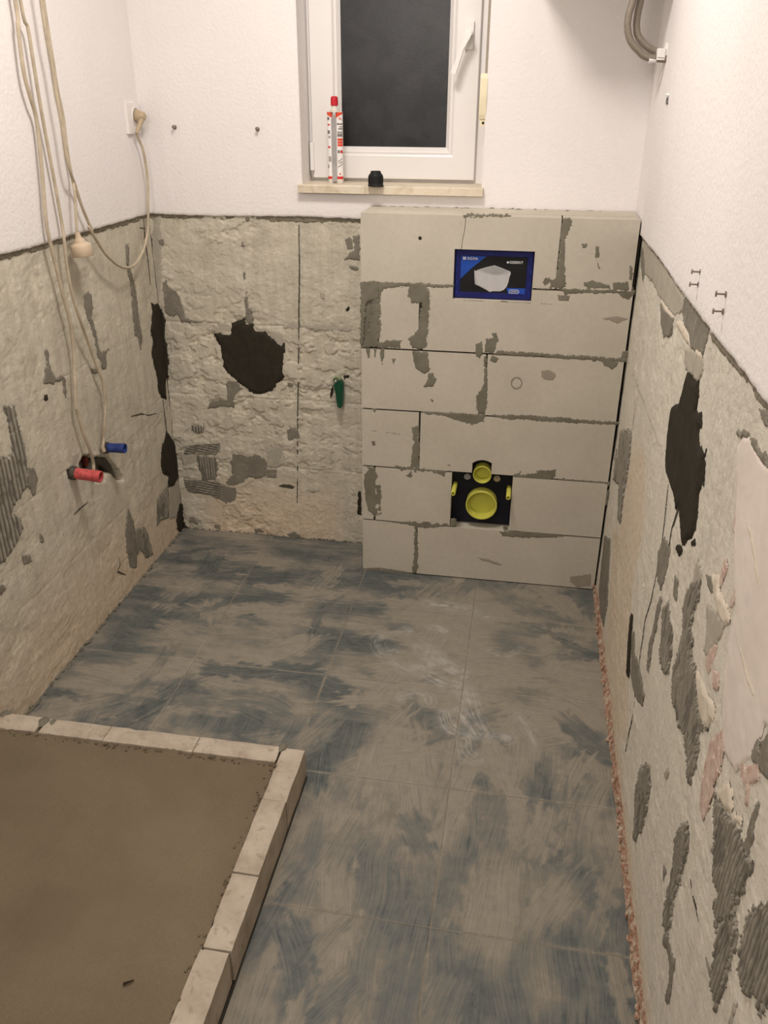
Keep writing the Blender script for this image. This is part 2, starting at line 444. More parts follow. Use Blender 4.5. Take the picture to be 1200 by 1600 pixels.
def build_patch(parent, plane, kind, pts, res=None):
    name, mk, th, slope, edge, lab, ribs = KIND[kind]
    P = np.array(pts); size = np.ptp(P, 0).max()
    if res is None: res = .003 if size > .05 else .0016
    if kind in ('crack',): res = .0015
    pad = .006; lo = P.min(0)-pad; hi = P.max(0)+pad
    if plane == 'L': hi[0] = min(hi[0], -.0005)
    if plane == 'B': lo[0] = max(lo[0], .0005)
    u = np.arange(lo[0], hi[0]+res, res); v = np.arange(lo[1], hi[1]+res, res)
    if plane == 'L': u = np.minimum(u, -.0005)
    if plane == 'B': u = np.maximum(u, .0005)
    U, V = np.meshgrid(u, v, indexing='ij')
    sd = sdist(U, V, pts)
    ed = min(edge, size*.06+.0008)
    sd = sd + ed*(fbm(U, V, 60, 4, 3, .7)*1.6 + .7*fbm(U, V, 230, 2, 8))
    if plane in 'LBR':
        hs = relief(U, V, SEED[plane])[0]
    else: hs = np.zeros_like(U)
    at = None
    surf = th*(.55+.45*fbm(U, V, 30, 3, 12)) if kind != 'dark' else th*(.8+.45*fbm(U*1.3, V, 16, 4, 12, .6))
    if ribs:
        ang, pit = ribs
        ph = (U*math.cos(ang) + V*math.sin(ang) + .004*fbm(U, V, 7, 2, 6))/pit
        w = .5+.5*np.cos(2*np.pi*ph)
        broken = sstep(-.15, .25, fbm(U, V*.6, 26, 3, 15) + .25)
        surf = .0004 + th*(sstep(.15, .75, w))*broken + .0003*fbm(U, V, 150, 2, 9)
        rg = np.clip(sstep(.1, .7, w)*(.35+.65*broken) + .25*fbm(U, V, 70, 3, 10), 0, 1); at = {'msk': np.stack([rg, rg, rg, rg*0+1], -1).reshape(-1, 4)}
    h = hs + np.clip(np.minimum(sd*slope, surf + 0*sd), -.0045, None)
    Vt = place(plane, U, V, h).reshape(-1, 3)
    F = grid_faces(len(u), len(v)); s = (sd.ravel() > 0)
    keep = s[F].any(1)
    if not keep.any(): return None
    vv, ff, at = compact(Vt, F[keep], at)
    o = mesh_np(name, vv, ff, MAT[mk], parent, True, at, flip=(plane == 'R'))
    if lab: o['label'] = lab
    if name == 'crack_line': o['kind'] = 'stuff'
    return o
HOLE = [(-.658,.539),(-.63,.554),(-.582,.54),(-.566,.523),(-.535,.515),(-.486,.49),(-.442,.438),(-.412,.395),(-.408,.377),(-.455,.394),(-.487,.438),(-.516,.444),(-.527,.423),(-.579,.444),(-.654,.51)]
MOTTLE = [(-1.244,1.135),(-1.391,1.151),(-1.523,1.152),(-1.632,1.144),(-1.662,1.120),(-1.570,1.076),(-1.580,1.028),(-1.597,1.009),(-1.558,1.052),(-1.614,.991),(-1.606,.944),(-1.609,.913),(-1.599,.864),(-1.527,.842),(-1.465,.835),(-1.410,.862),(-1.395,.922),(-1.386,.984)]
TAN_R = [(-.495,.636),(-.759,.739),(-.879,.647),(-.931,.577),(-.912,.497),(-.9,.407),(-.964,.369),(-.949,.289),(-1.045,.239),(-1.144,.156),(-.969,.003),(-.561,.073),(-.493,.224),(-.394,.328),(-.525,.418),(-.525,.538)]
def wall_blocks(parent, plane, u, v, joints_v, joints_u, u_end_dark=None):
    """the stripped band of a wall as single blocks of one relief"""
    U, V = np.meshgrid(u, v, indexing='ij')
    hs, hd, fresh = relief(U, V, SEED[plane], AMP[plane])
    h = hs + hd - .002
    lab = np.zeros(U.shape, int)
    wob = .004*fbm(U, V, 12, 2, 2)
    for k, z in enumerate(joints_v):
        lab += (V + wob > z)
        h -= (.0012 if plane == 'L' else .003)*np.exp(-((V+wob-z)/.0035)**2)*(.4+.6*sstep(-.2, .3, fbm(U, V, 7, 2, 9)))
    for k, (course, (ua, sl)) in enumerate(joints_u):
        jx = ua + sl*V
        inside = np.ones(U.shape, bool) if course is None else ((lab % 100) == course)
        lab += 100*(k+1)*((U + .2*wob > jx) & inside)
        h -= np.where(inside, (.0010 if plane == 'L' else .0022)*np.exp(-((U+.2*wob-jx)/.0032)**2), 0)
    msk = np.zeros(U.shape + (4,)); msk[..., 0] = fresh; msk[..., 3] = 1
    if plane == 'L':
        t = sstep(.42, .02, V + .10*fbm(U, V, 5, 3, 6) + .12*np.abs(U+.62))*.9
        far = sstep(.10, .02, V)*.5
        msk[..., 1] = np.clip(np.maximum(t, far), 0, 1)
    elif plane == 'B':
        t = sstep(.26, .10, V + .05*fbm(U, V, 7, 3, 6))*sstep(.06, .16, U)*sstep(.66, .56, U)
        msk[..., 1] = np.clip(t, 0, 1)*.85
    else:
        t = sstep(-.03, .035, sdist(U, V, TAN_R) + .055*fbm(U, V, 12, 4, 6, .65))*(.75+.35*fbm(U, V, 20, 3, 8))
        t = np.maximum(t, sstep(.10, .02, V + .02*fbm(U, V, 9, 2, 3))*.8)
        msk[..., 1] = np.clip(t, 0, 1)*.9
        msk[..., 2] = sstep(-.03, .04, sdist(U, V, MOTTLE))
        msk[..., 0] = np.clip(fresh*.6 + .25 + .35*fbm(U*1.6, V*.5, 9, 3, 5), 0, 1)
        h += .0006*fbm(U, V, 150, 2, 4)
        h += .0012*msk[..., 2]*fbm(U, V, 60, 3, 2)
    for pl, kd, pts in PATCHES:
        if pl != plane: continue
        P = np.array(pts); a = np.searchsorted(u, P.min(0)[0]-.01); b = np.searchsorted(u, P.max(0)[0]+.01)
        c = np.searchsorted(v, P.min(0)[1]-.01); d = np.searchsorted(v, P.max(0)[1]+.01)
        if b <= a or d <= c: continue
        sl = np.s_[a:b, c:d]
        m = sstep(.003, .008, sdist(U[sl], V[sl], pts))
        h[sl] = h[sl]*(1-m) + (hs[sl]-.004)*m
        e = sstep(-.010, .0, sdist(U[sl], V[sl], pts))*(1-m)*.8
        h[sl] = h[sl]*(1-e) + np.minimum(h[sl], hs[sl]+.0004)*e
    if plane == 'L':
        sd = sdist(U, V, HOLE) + .003*fbm(U, V, 60, 2, 4)
        h -= .05*sstep(-.001, .006, sd)
    Vt = place(plane, U, V, h).reshape(-1, 3)
    F = grid_faces(len(u), len(v)); fl = lab[:-1, :-1].ravel()
    for l in np.unique(fl):
        fsel = F[fl == l]
        if len(fsel) < 30: continue
        vv, ff, at = compact(Vt, fsel, {'msk': msk.reshape(-1, 4)})
        mesh_np('wall_block', vv, ff, MAT['masonry_r' if plane == 'R' else 'masonry'], parent, True, at, flip=(plane == 'R'))
def plaster(parent, plane, u, ztop, hole=None, seed=0, thick=.010, zrow=None):
    """the white plaster left above the stripped band: ragged lower edge, thickness"""
    if hole: u = np.unique(np.concatenate([u, [hole[0], hole[1]]]))
    rows = [0, .0005, .003, .010, .03, .078] + ([hole[3]-H1] if hole else []) + [ztop-H1]
    if hole: rows[5] = hole[2]-H1
    rows = np.array(rows)
    U, R = np.meshgrid(u, rows, indexing='ij')
    rag = (.0045+.002*(seed == 2))*fbm(U, U*0, 24, 5, 13+seed, .7) + .0016*fbm(U, U*0, 160, 2, 17+seed) + .004*gn(U*3.1, U*0+.5, 19+seed)
    Z = H1 + R + rag*np.clip(1-R/.03, 0, 1)
    Hh = np.full(U.shape, thick); Hh += .0008*fbm(U, Z, 30, 3, 3) + .0015*fbm(U, Z, 2, 2, 6)
    Hh[:, 0] = -.006; Hh[:, 1] = thick*.72; Hh[:, 2] = thick*.95 + .0012*fbm(U[:, 2], U[:, 2]*0, 70, 2, 9)
    Vt = place(plane, U, Z, Hh).reshape(-1, 3); F = grid_faces(len(u), len(rows))
    if hole:
        c = np.stack([U.ravel()[F].mean(1), Z.ravel()[F].mean(1)], 1)
        keep = ~((c[:, 0] > hole[0]) & (c[:, 0] < hole[1]) & (c[:, 1] > hole[2]) & (c[:, 1] < hole[3]))
        F = F[keep]
    return mesh_np('plaster', Vt, F, MAT['plaster'], parent, True, flip=(plane == 'R'))

# ------------------------------------------------------------------ outlines of residue on the walls (metres, wall coordinates)
def PL_(k, pts): patch('L', k, pts)
def PB_(k, pts): patch('B', k, pts)
def PR_(k, pts): patch('R', k, pts)
PL_('grey', [(-.194,1.087),(-.169,1.089),(-.189,1.032),(-.172,.981),(-.162,.953),(-.165,.899),(-.167,.833),(-.157,.791),(-.178,.75),(-.191,.796),(-.207,.809),(-.208,.87),(-.204,.913),(-.195,.916),(-.196,.975),(-.201,1.034)])
PL_('grey', [(-.483,.99),(-.461,.994),(-.444,.982),(-.446,.948),(-.461,.922),(-.45,.879),(-.448,.832),(-.434,.808),(-.394,.807),(-.416,.795),(-.415,.766),(-.449,.759),(-.451,.786),(-.461,.81),(-.466,.862),(-.476,.915),(-.489,.938),(-.49,.967)])
PL_('grey', [(-.736,.894),(-.721,.892),(-.722,.862),(-.721,.838),(-.711,.814),(-.667,.808),(-.66,.786),(-.67,.745),(-.677,.762),(-.674,.8),(-.732,.804),(-.765,.814),(-.751,.852),(-.738,.852)])
PL_('dark', [(-.055,.879),(-.035,.866),(-.007,.866),(.032,.846),(.046,.789),(.021,.698),(.018,.63),(-.018,.584),(-.025,.529),(-.059,.547),(-.081,.585),(-.074,.626),(-.09,.673),(-.097,.723),(-.074,.752),(-.085,.79),(-.063,.843)])
PB_('dark', [(.005,.85),(.012,.835),(.017,.8),(.009,.74),(.011,.704),(.013,.636),(-.005,.578),(-.015,.52),(-.024,.526),(-.017,.672)])
PL_('dark', [(-.055,.42),(-.026,.386),(.028,.311),(.014,.261),(.01,.214),(-.045,.196),(-.096,.215),(-.078,.252),(-.124,.285),(-.129,.32),(-.106,.377),(-.079,.393)])
PL_('dark', [(-.018,.109),(.021,.094),(-.001,.046),(-.002,.009),(-.005,-.004),(-.032,-.005),(-.058,.023),(-.057,.059)])
PB_('dark', [(0,.104),(.009,.105),(-.002,.045),(.01,.009),(.023,-.003),(-.004,-.02),(-.013,-.008)])
PL_('rib', [(-1.168,.745),(-1.007,.706),(-.983,.687),(-.954,.694),(-.947,.737),(-.942,.785),(-.956,.812),(-.967,.82),(-.91,.801),(-.91,.778),(-.907,.741),(-.902,.687),(-.905,.641),(-.92,.584),(-.951,.574),(-.999,.562),(-1.008,.547),(-.973,.511),(-.977,.488),(-1.012,.466),(-1.056,.45),(-1.095,.447),(-1.252,.508)])
PL_('grey', [(-.905,.629),(-.879,.62),(-.872,.583),(-.886,.559),(-.903,.547),(-.916,.583)])
PL_('grey', [(-.454,.211),(-.414,.279),(-.395,.232),(-.389,.184),(-.394,.121),(-.409,.049),(-.455,.075),(-.461,.144)])
PL_('ribf', [(-.394,.19),(-.314,.159),(-.292,.087),(-.284,.035),(-.332,.047),(-.372,.103),(-.395,.095)])
PL_('ribd', [(-.198,.21),(-.094,.224),(-.102,.152),(-.119,.104),(-.191,.125),(-.223,.12)])
PL_('pale', [(-.085,.214),(.007,.201),(.008,.144),(-.021,.099),(-.061,.075),(-.115,.095)])
PL_('smear', [(-.507,.78),(-.475,.772),(-.476,.759),(-.509,.767)])
PL_('dark', [(-.775,.785),(-.761,.782),(-.761,.77),(-.772,.768),(-.779,.776)])  # open screw hole, its darkness painted as a patch; no mortar
PL_('crack', thin([(-.045,1.151),(-.048,1.085),(-.047,1.052),(-.046,.998),(-.047,.937)], .005))
PL_('crack', thin([(-.083,1.124),(-.039,1.116)], .005))
PL_('crack', thin([(-.053,.539),(-.053,.468),(-.051,.419)], .005))
PL_('crack', thin([(-.727,.409),(-.696,.411),(-.644,.411)], .004))
PL_('crack', thin([(-.305,.562),(-.231,.546),(-.182,.523),(-.101,.504)], .003))
PL_('grey', [(-.908,.443),(-.897,.422),(-.897,.408),(-.913,.414)])
PL_('grey', [(-1.150,.415),(-1.100,.39),(-1.090,.374),(-1.113,.373),(-1.155,.401)])
PL_('grey', [(-1.003,.421),(-.97,.408),(-.969,.387),(-1.003,.396)])
PL_('crack', thin([(-.516,.148),(-.518,.123),(-.54,.111),(-.489,.068)], .005))
PL_('dark', [(-.726,.551),(-.699,.543),(-.702,.52),(-.726,.521)])
PL_('pale', [(-.693,.58),(-.649,.575),(-.686,.54),(-.703,.547)])
PB_('grey', [(.021,.94),(.038,.944),(.046,.922),(.072,.91),(.085,.871),(.09,.819),(.124,.814),(.152,.808),(.144,.801),(.078,.805),(.067,.831),(.049,.82),(.022,.836),(.016,.875)])
PB_('dark', [(.19,.77),(.248,.77),(.258,.807),(.304,.825),(.306,.805),(.33,.81),(.342,.787),(.376,.785),(.402,.76),(.431,.735),(.443,.762),(.438,.695),(.431,.661),(.435,.626),(.404,.604),(.399,.583),(.356,.566),(.328,.561),(.293,.577),(.26,.603),(.227,.629),(.215,.656),(.208,.704),(.207,.731)])
PB_('crack', thin([(.507,1.135),(.504,.998),(.498,.894),(.483,.606),(.476,.488),(.469,.316),(.458,.107)], .0026))
PB_('grey', [(.311,.919),(.319,.919),(.32,.858),(.333,.859),(.331,.81),(.31,.815)])
PB_('grey', [(.31,.98),(.316,.98),(.317,.958),(.311,.958)])
PB_('pale', [(.336,.802),(.377,.792),(.423,.784),(.442,.769),(.436,.742),(.418,.736),(.402,.76),(.376,.782),(.343,.784)])
PB_('pale', [(.438,.801),(.473,.829),(.493,.81),(.488,.797)])
PB_('pale', [(.502,.808),(.545,.816),(.612,.819),(.644,.811),(.703,.808),(.703,.8),(.611,.8),(.545,.798)])
PB_('pale', [(.159,.779),(.205,.791),(.21,.81),(.234,.805),(.258,.8),(.249,.774),(.204,.778)])
PB_('grey', [(.221,.606),(.26,.605),(.279,.575),(.248,.541),(.238,.508),(.203,.509),(.144,.495),(.161,.521),(.216,.535)])
PB_('grey', [(.659,1.095),(.675,1.102),(.681,1.084),(.683,1.064),(.665,1.066)])
PB_('grey', [(.686,1.105),(.705,1.108),(.704,1.034),(.683,1.034),(.655,1.033),(.674,1.054),(.688,1.064)])
PB_('grey', [(.667,1.015),(.699,1.010),(.7,1.001),(.68,1.003)])
PB_('grey', [(.023,1.078),(.042,1.078),(.038,1.060),(.024,1.058)])
PB_('grey', [(.309,1.077),(.319,1.080),(.32,1.065),(.311,1.063)])
PB_('pale', [(.569,.928),(.585,.923),(.586,.904),(.574,.905)])
PB_('dark', [(.658,.868),(.662,.879),(.67,.882),(.665,.868)])
PB_('pale', [(.013,1.150),(.039,1.151),(.027,1.003),(.022,.943),(.004,.861),(-.014,.867),(-.005,1.002)])
PB_('ribf', [(.075,.424),(.121,.425),(.117,.402),(.091,.398),(.073,.409)])
PB_('ribh', [(.075,.353),(.176,.366),(.177,.33),(.16,.313),(.082,.315),(.025,.303),(.047,.336)])
PB_('ribf', [(.082,.307),(.16,.309),(.159,.251),(.148,.211),(.095,.209),(.091,.246),(.082,.277)])
PB_('pale', [(.018,.311),(.078,.307),(.079,.276),(.028,.257)])
PB_('ribh', [(.022,.203),(.159,.211),(.169,.197),(.183,.187),(.149,.136),(.12,.149),(.036,.155),(.023,.178)])
PB_('grey', [(.161,.189),(.229,.19),(.217,.129),(.178,.118),(.153,.14)])
PB_('grey', [(.224,.322),(.261,.328),(.283,.318),(.313,.332),(.348,.312),(.348,.25),(.306,.23),(.277,.237),(.26,.212),(.229,.194),(.191,.191),(.185,.206),(.218,.248),(.214,.286)])
PB_('pale', [(.353,.311),(.358,.35),(.388,.371),(.419,.358),(.414,.332),(.4,.323),(.413,.297),(.383,.28),(.354,.282)])
PB_('grey', [(.351,.272),(.386,.273),(.384,.242),(.349,.241)])
PB_('grey', [(.434,.43),(.452,.445),(.48,.425),(.482,.404),(.439,.395)])
PB_('crack', [(.39,.207),(.409,.216),(.434,.217),(.452,.21),(.445,.202),(.408,.204)])
PB_('pale', [(.496,.2),(.525,.208),(.547,.202),(.525,.193)])
PB_('grey', [(.025,.048),(.049,.054),(.061,.018),(.026,.023)])
PB_('grey', [(.128,.024),(.147,.025),(.149,.007),(.127,.011)])
PB_('dark', [(.691,.212),(.706,.213),(.705,.115),(.69,.118)])
PB_('grey', [(.413,.008),(.444,.023),(.466,.006),(.443,-.007)])
PB_('grey', [(.285,.017),(.308,.023),(.322,.01),(.292,.005)])
PB_('smear', [(.446,.609),(.463,.606),(.461,.596),(.448,.596)])
PB_('dark', [(.596,.554),(.599,.577),(.604,.596),(.608,.609),(.61,.606),(.608,.59),(.601,.568),(.599,.554)])  # dark gap left of the stopcock, painted as a patch; no mortar
PB_('dark', [(.645,.644),(.665,.645),(.664,.64),(.655,.636),(.651,.617),(.645,.605)])  # dark gap right of the stopcock, also only painted dark
PR_('pale', [(-.219,1.146),(-.412,1.152),(-.65,1.150),(-.848,1.145),(-.949,1.141),(-.988,1.126),(-.888,1.087),(-.726,1.085),(-.607,1.080),(-.494,1.087),(-.346,1.081),(-.249,1.097)])
PR_('grey', [(-.681,1.071),(-.819,1.078),(-.892,1.084),(-.883,1.046),(-.802,1.020),(-.734,1.040)])
PR_('grey', [(-.97,1.142),(-1.068,1.149),(-1.177,1.152),(-1.254,1.149),(-1.245,1.118),(-1.235,1.095),(-1.171,1.087),(-1.118,1.082),(-1.081,1.098),(-1.016,1.099),(-.975,1.116)])
PR_('pale', [(-1.056,1.062),(-1.122,1.078),(-1.250,1.096),(-1.258,1.071),(-1.230,1.050),(-1.167,1.045),(-1.105,1.036)])
PR_('grey', [(-.188,1.119),(-.239,1.131),(-.346,1.081),(-.318,1.054),(-.244,1.077)])
PR_('cream', [(-.699,1.083),(-.814,1.083),(-.899,1.089),(-.871,1.079),(-.771,1.071),(-.692,1.075)])
PR_('cream', [(-.918,1.083),(-.975,1.096),(-1.081,1.098),(-1.116,1.084),(-1.062,1.077),(-.971,1.078)])
PR_('cream', [(-1.165,1.093),(-1.228,1.102),(-1.244,1.094),(-1.219,1.084),(-1.181,1.086)])
PR_('dark', [(-1.128,1.035),(-1.167,1.045),(-1.214,1.045),(-1.241,1.054),(-1.255,1.031),(-1.259,1.005),(-1.279,1.008),(-1.298,1.015),(-1.322,.999),(-1.306,.99),(-1.318,.97),(-1.353,.969),(-1.391,.972),(-1.391,.948),(-1.412,.927),(-1.386,.984),(-1.381,.963),(-1.399,.927),(-1.390,.9),(-1.403,.879),(-1.414,.85),(-1.400,.825),(-1.363,.802),(-1.336,.777),(-1.287,.801),(-1.261,.815),(-1.229,.8),(-1.190,.812),(-1.137,.813),(-1.081,.813),(-1.029,.845),(-1.065,.818),(-1.030,.872),(-1.016,.929),(-1.097,.963),(-1.111,.991)])
PR_('dark', [(-1.287,.747),(-1.329,.773),(-1.351,.774),(-1.320,.75)])
PR_('dark', [(-1.399,.817),(-1.426,.837),(-1.437,.831),(-1.410,.816)])
PR_('band', [(-1.268,1.144),(-1.310,1.163),(-1.389,1.153),(-1.521,1.154),(-1.572,1.157),(-1.661,1.162),(-1.674,1.147),(-1.616,1.141),(-1.568,1.150),(-1.509,1.143),(-1.399,1.142),(-1.289,1.138)])
PR_('white', [(-1.581,1.075),(-1.618,1.087),(-1.694,1.082),(-1.747,1.091),(-1.821,1.111),(-1.891,1.095),(-2.024,.93),(-1.910,.848),(-1.907,.821),(-1.897,.787),(-1.855,.729),(-1.804,.713),(-1.777,.728),(-1.738,.769),(-1.713,.843),(-1.719,.877),(-1.652,.936),(-1.614,.991),(-1.562,1.053)])
PR_('cream', thin([(-1.660,.999),(-1.711,.992),(-1.746,.976),(-1.771,.964),(-1.794,.949)], .014))
PR_('cream', thin([(-1.736,.858),(-1.785,.855),(-1.821,.85),(-1.857,.85),(-1.873,.859)], .012))
PR_('grey', [(-1.776,.821),(-1.794,.833),(-1.813,.83),(-1.809,.816),(-1.795,.81)])
PR_('grey', [(-1.618,1.087),(-1.637,1.095),(-1.677,1.092),(-1.711,1.094),(-1.734,1.097),(-1.715,1.084),(-1.676,1.082),(-1.639,1.081)])
PR_('pink', [(-1.617,.994),(-1.636,1.004),(-1.644,1.),(-1.644,.958),(-1.622,.955)])
PR_('pink', [(-1.687,.898),(-1.705,.9),(-1.699,.879),(-1.686,.865)])
PR_('pink', [(-1.627,.742),(-1.639,.774),(-1.670,.79),(-1.663,.752),(-1.655,.729),(-1.627,.726)])
PR_('pink', [(-1.676,.755),(-1.706,.767),(-1.719,.751),(-1.696,.734),(-1.678,.737)])
PR_('pink', [(-1.611,.896),(-1.621,.907),(-1.637,.904),(-1.628,.863),(-1.614,.86)])
PR_('pink', [(-1.731,.668),(-1.777,.728),(-1.800,.71),(-1.800,.683),(-1.788,.639),(-1.790,.593),(-1.778,.56),(-1.748,.566),(-1.735,.603)])
PR_('pink', [(-1.863,.744),(-1.867,.758),(-1.884,.763),(-1.901,.759),(-1.898,.741),(-1.878,.74)])
PR_('pink', [(-1.893,.769),(-1.924,.8),(-1.933,.786),(-1.913,.759),(-1.922,.738),(-1.912,.725)])
PR_('cream', [(-1.813,.649),(-1.840,.694),(-1.864,.696),(-1.876,.678),(-1.851,.656)])
PR_('cream', [(-1.879,.681),(-1.915,.705),(-1.916,.695),(-1.892,.679)])
PR_('ribr', [(-1.459,.769),(-1.506,.804),(-1.514,.77),(-1.498,.732),(-1.496,.706),(-1.531,.7),(-1.532,.672),(-1.582,.686),(-1.619,.668),(-1.651,.654),(-1.703,.666),(-1.668,.636),(-1.690,.615),(-1.691,.547),(-1.671,.531),(-1.649,.553),(-1.604,.567),(-1.536,.544),(-1.473,.55),(-1.445,.585),(-1.456,.637),(-1.457,.676),(-1.428,.702),(-1.432,.738)])
PR_('ribr', [(-1.270,.603),(-1.309,.64),(-1.348,.628),(-1.392,.628),(-1.405,.577),(-1.415,.547),(-1.355,.519),(-1.311,.532),(-1.301,.576)])
PR_('ribr', [(-1.807,.634),(-1.836,.652),(-1.869,.663),(-1.907,.684),(-1.931,.681),(-1.953,.68),(-1.963,.694),(-1.976,.694),(-1.968,.641),(-1.955,.62),(-1.958,.581),(-1.912,.512),(-1.895,.53),(-1.899,.553),(-1.877,.548),(-1.855,.557),(-1.842,.591)])
PR_('ribr', [(-1.920,.517),(-1.958,.587),(-1.978,.596),(-1.987,.585),(-1.988,.549),(-1.992,.507),(-1.984,.438),(-1.944,.445),(-1.930,.493)])
PR_('ribr', [(-2.002,.648),(-2.037,.701),(-2.073,.753),(-2.116,.735),(-2.135,.678),(-2.095,.605),(-2.071,.602),(-2.050,.573),(-2.019,.562),(-2.006,.587),(-2.003,.625)])
PR_('ribr', [(-1.331,.246),(-1.401,.323),(-1.436,.308),(-1.450,.26),(-1.440,.191),(-1.412,.131),(-1.389,.106),(-1.361,.14),(-1.327,.179)])
PR_('ribr', [(-1.675,.437),(-1.710,.486),(-1.730,.476),(-1.737,.443),(-1.729,.406),(-1.729,.369),(-1.729,.323),(-1.745,.299),(-1.732,.261),(-1.708,.252),(-1.691,.267),(-1.688,.33),(-1.680,.376),(-1.668,.396)])
PR_('grey', [(-1.720,.241),(-1.751,.274),(-1.774,.273),(-1.799,.288),(-1.812,.249),(-1.817,.212),(-1.801,.192),(-1.799,.232),(-1.784,.255),(-1.753,.253),(-1.726,.226)])
PR_('grey', [(-1.939,.72),(-1.946,.765),(-1.953,.746),(-1.959,.717),(-1.956,.69),(-1.939,.684)])
PR_('grey', [(-1.893,.792),(-1.902,.825),(-1.912,.82),(-1.921,.799),(-1.904,.785)])
PR_('grey', [(-1.915,.822),(-1.934,.861),(-1.971,.892),(-2.007,.849),(-1.947,.805),(-1.926,.799)])
PR_('grey', [(-1.168,.619),(-1.145,.658),(-1.172,.711),(-1.243,.72),(-1.248,.669),(-1.224,.617)])
PR_('grey', [(-1.207,.477),(-1.218,.521),(-1.219,.571),(-1.233,.61),(-1.258,.613),(-1.246,.549),(-1.234,.496),(-1.248,.432),(-1.224,.424)])
PR_('dark', [(-.94,.379),(-.963,.389),(-1.014,.334),(-1.045,.266),(-1.016,.25),(-.965,.311)])
PR_('grey', [(-.993,.361),(-1.025,.383),(-1.073,.355),(-1.148,.368),(-1.244,.367),(-1.242,.341),(-1.149,.293),(-1.068,.289)])
PR_('grey', [(-1.323,.704),(-1.350,.712),(-1.364,.678),(-1.335,.672)])
PR_('grey', [(-1.532,.829),(-1.567,.842),(-1.586,.828),(-1.562,.823)])
PR_('ribr', [(-.29,.61),(-.52,.69),(-.542,.64),(-.538,.539),(-.471,.594),(-.525,.538),(-.545,.434),(-.497,.416),(-.414,.489),(-.273,.446),(-.238,.536),(-.295,.487)])
PR_('grey', [(-.238,.228),(-.382,.29),(-.455,.202),(-.518,.143),(-.507,.057),(-.393,.031),(-.282,.053)])
PR_('pale', [(-1.522,.411),(-1.539,.439),(-1.559,.453),(-1.545,.423)])
PR_('grey', [(-1.630,.308),(-1.657,.316),(-1.651,.29)])
PR_('crack', thin([(-1.807,.44),(-1.831,.445),(-1.853,.445)], .006))
PR_('crack', thin([(-1.779,.444),(-1.794,.442)], .006))
PR_('pale', [(-2.029,.533),(-2.038,.532),(-2.039,.5),(-2.030,.485)])
PR_('grey', [(-1.911,.445),(-1.937,.451),(-1.939,.443)])
PR_('pale', [(-1.570,.799),(-1.637,.824),(-1.678,.832),(-1.665,.795),(-1.627,.742),(-1.602,.735),(-1.601,.768)])
PR_('cream', [(-1.568,.849),(-1.608,.872),(-1.628,.857),(-1.684,.861),(-1.699,.852),(-1.681,.833),(-1.639,.826),(-1.601,.834)])
PR_('cream', [(-1.584,.684),(-1.620,.7),(-1.665,.703),(-1.720,.723),(-1.727,.702),(-1.693,.66),(-1.651,.654),(-1.621,.669)])
PR_('pale', [(-1.463,.82),(-1.507,.815),(-1.505,.796),(-1.459,.769),(-1.458,.797)])
PR_('crack', thin([(-1.122,.806),(-1.141,.749),(-1.160,.696),(-1.164,.617),(-1.153,.547),(-1.127,.485),(-1.131,.425),(-1.135,.364)], .003))
PR_('seam', thin([(-.374,.811),(-.508,.814),(-.696,.825),(-.887,.822),(-1.007,.821)], .003))
PR_('seam', thin([(-.517,.807),(-.524,.754),(-.511,.696)], .003))
PR_('crack', thin([(-1.249,.847),(-1.253,.822),(-1.228,.756),(-1.230,.708)], .007))
PR_('crack', thin([(-1.160,.286),(-1.163,.252),(-1.151,.183),(-1.151,.134)], .004))
PR_('grey', [(-1.537,1.068),(-1.574,1.084),(-1.609,1.091),(-1.597,1.082),(-1.554,1.068)])
PR_('grey', [(-1.634,1.135),(-1.664,1.143),(-1.679,1.131),(-1.667,1.124)])

# ------------------------------------------------------------------ structure: walls, floor, ceiling
WX0, WX1, WZ0, WZ1 = .523, 1.088, 1.238, 2.03          # window opening
def core(parent, boxes):
    bm = bmesh.new()
    for a, b in boxes: add_box(bm, a, b)
    return bm_obj('wall_core', bm, MAT['masonry'], parent)
ztop = CEIL
wl = empty('wall_left', (0, 0, 0), kind='structure', label='stripped block wall on the left with white plaster above it')
core(wl, [((-.25, YB, -.1), (-.075, .0, ztop)), ((-.075, YB, -.1), (-.012, -1.62, ztop)), ((-.075, -1.62, H1+.02), (-.012, .0, ztop))])
uL = np.concatenate([np.arange(YB, -1.6, .03), np.arange(-1.6, .0, .0042), [0.]]); vL = np.arange(-.01, H1+.012, .0042)
wall_blocks(wl, 'L', uL, vL, [.285, .545, .80], [(0, (-.63, 0)), (1, (-.95, 0)), (2, (-.63, 0)), (3, (-.95, 0))])
plaster(wl, 'L', np.concatenate([np.arange(YB, -1.6, .03), np.arange(-1.6, 0, .005), [.002]]), ztop, seed=0)
wb = empty('wall_back', (0, 0, 0), kind='structure', label='back wall with the window, stripped to bare blocks below the white plaster')
core(wb, [((-.25, .012, -.1), (WX0, .25, ztop)), ((WX1, .012, -.1), (W+.25, .25, ztop)), ((WX0, .012, -.1), (WX1, .25, WZ0-.004)), ((WX0, .012, WZ1), (WX1, .25, ztop))])
uB = np.concatenate([np.arange(0, .80, .0032), np.arange(.80, W, .03), [W]]); vB = np.arange(-.01, H1+.012, .0032)
wall_blocks(wb, 'B', uB, vB, [.285, .545, .805], [(None, (.461, .041))])
plaster(wb, 'B', np.arange(-.002, W+.004, .005), ztop, hole=(WX0, WX1, WZ0, WZ1), seed=1)
bm = bmesh.new()                                              # plastered reveals of the window, softly rounded edge
for x0, x1 in ((WX0-.004, WX0+.003), (WX1-.003, WX1+.004)): add_box(bm, (x0, -.0095, WZ0), (x1, .20, WZ1))
add_box(bm, (WX0, -.0095, WZ1-.003), (WX1, .20, WZ1+.004))
bm_obj('window_reveal', bm, MAT['plaster'], wb)
wr = empty('wall_right', (W, 0, 0), kind='structure', label='right wall with torn plaster and ribbed adhesive below smooth white plaster')
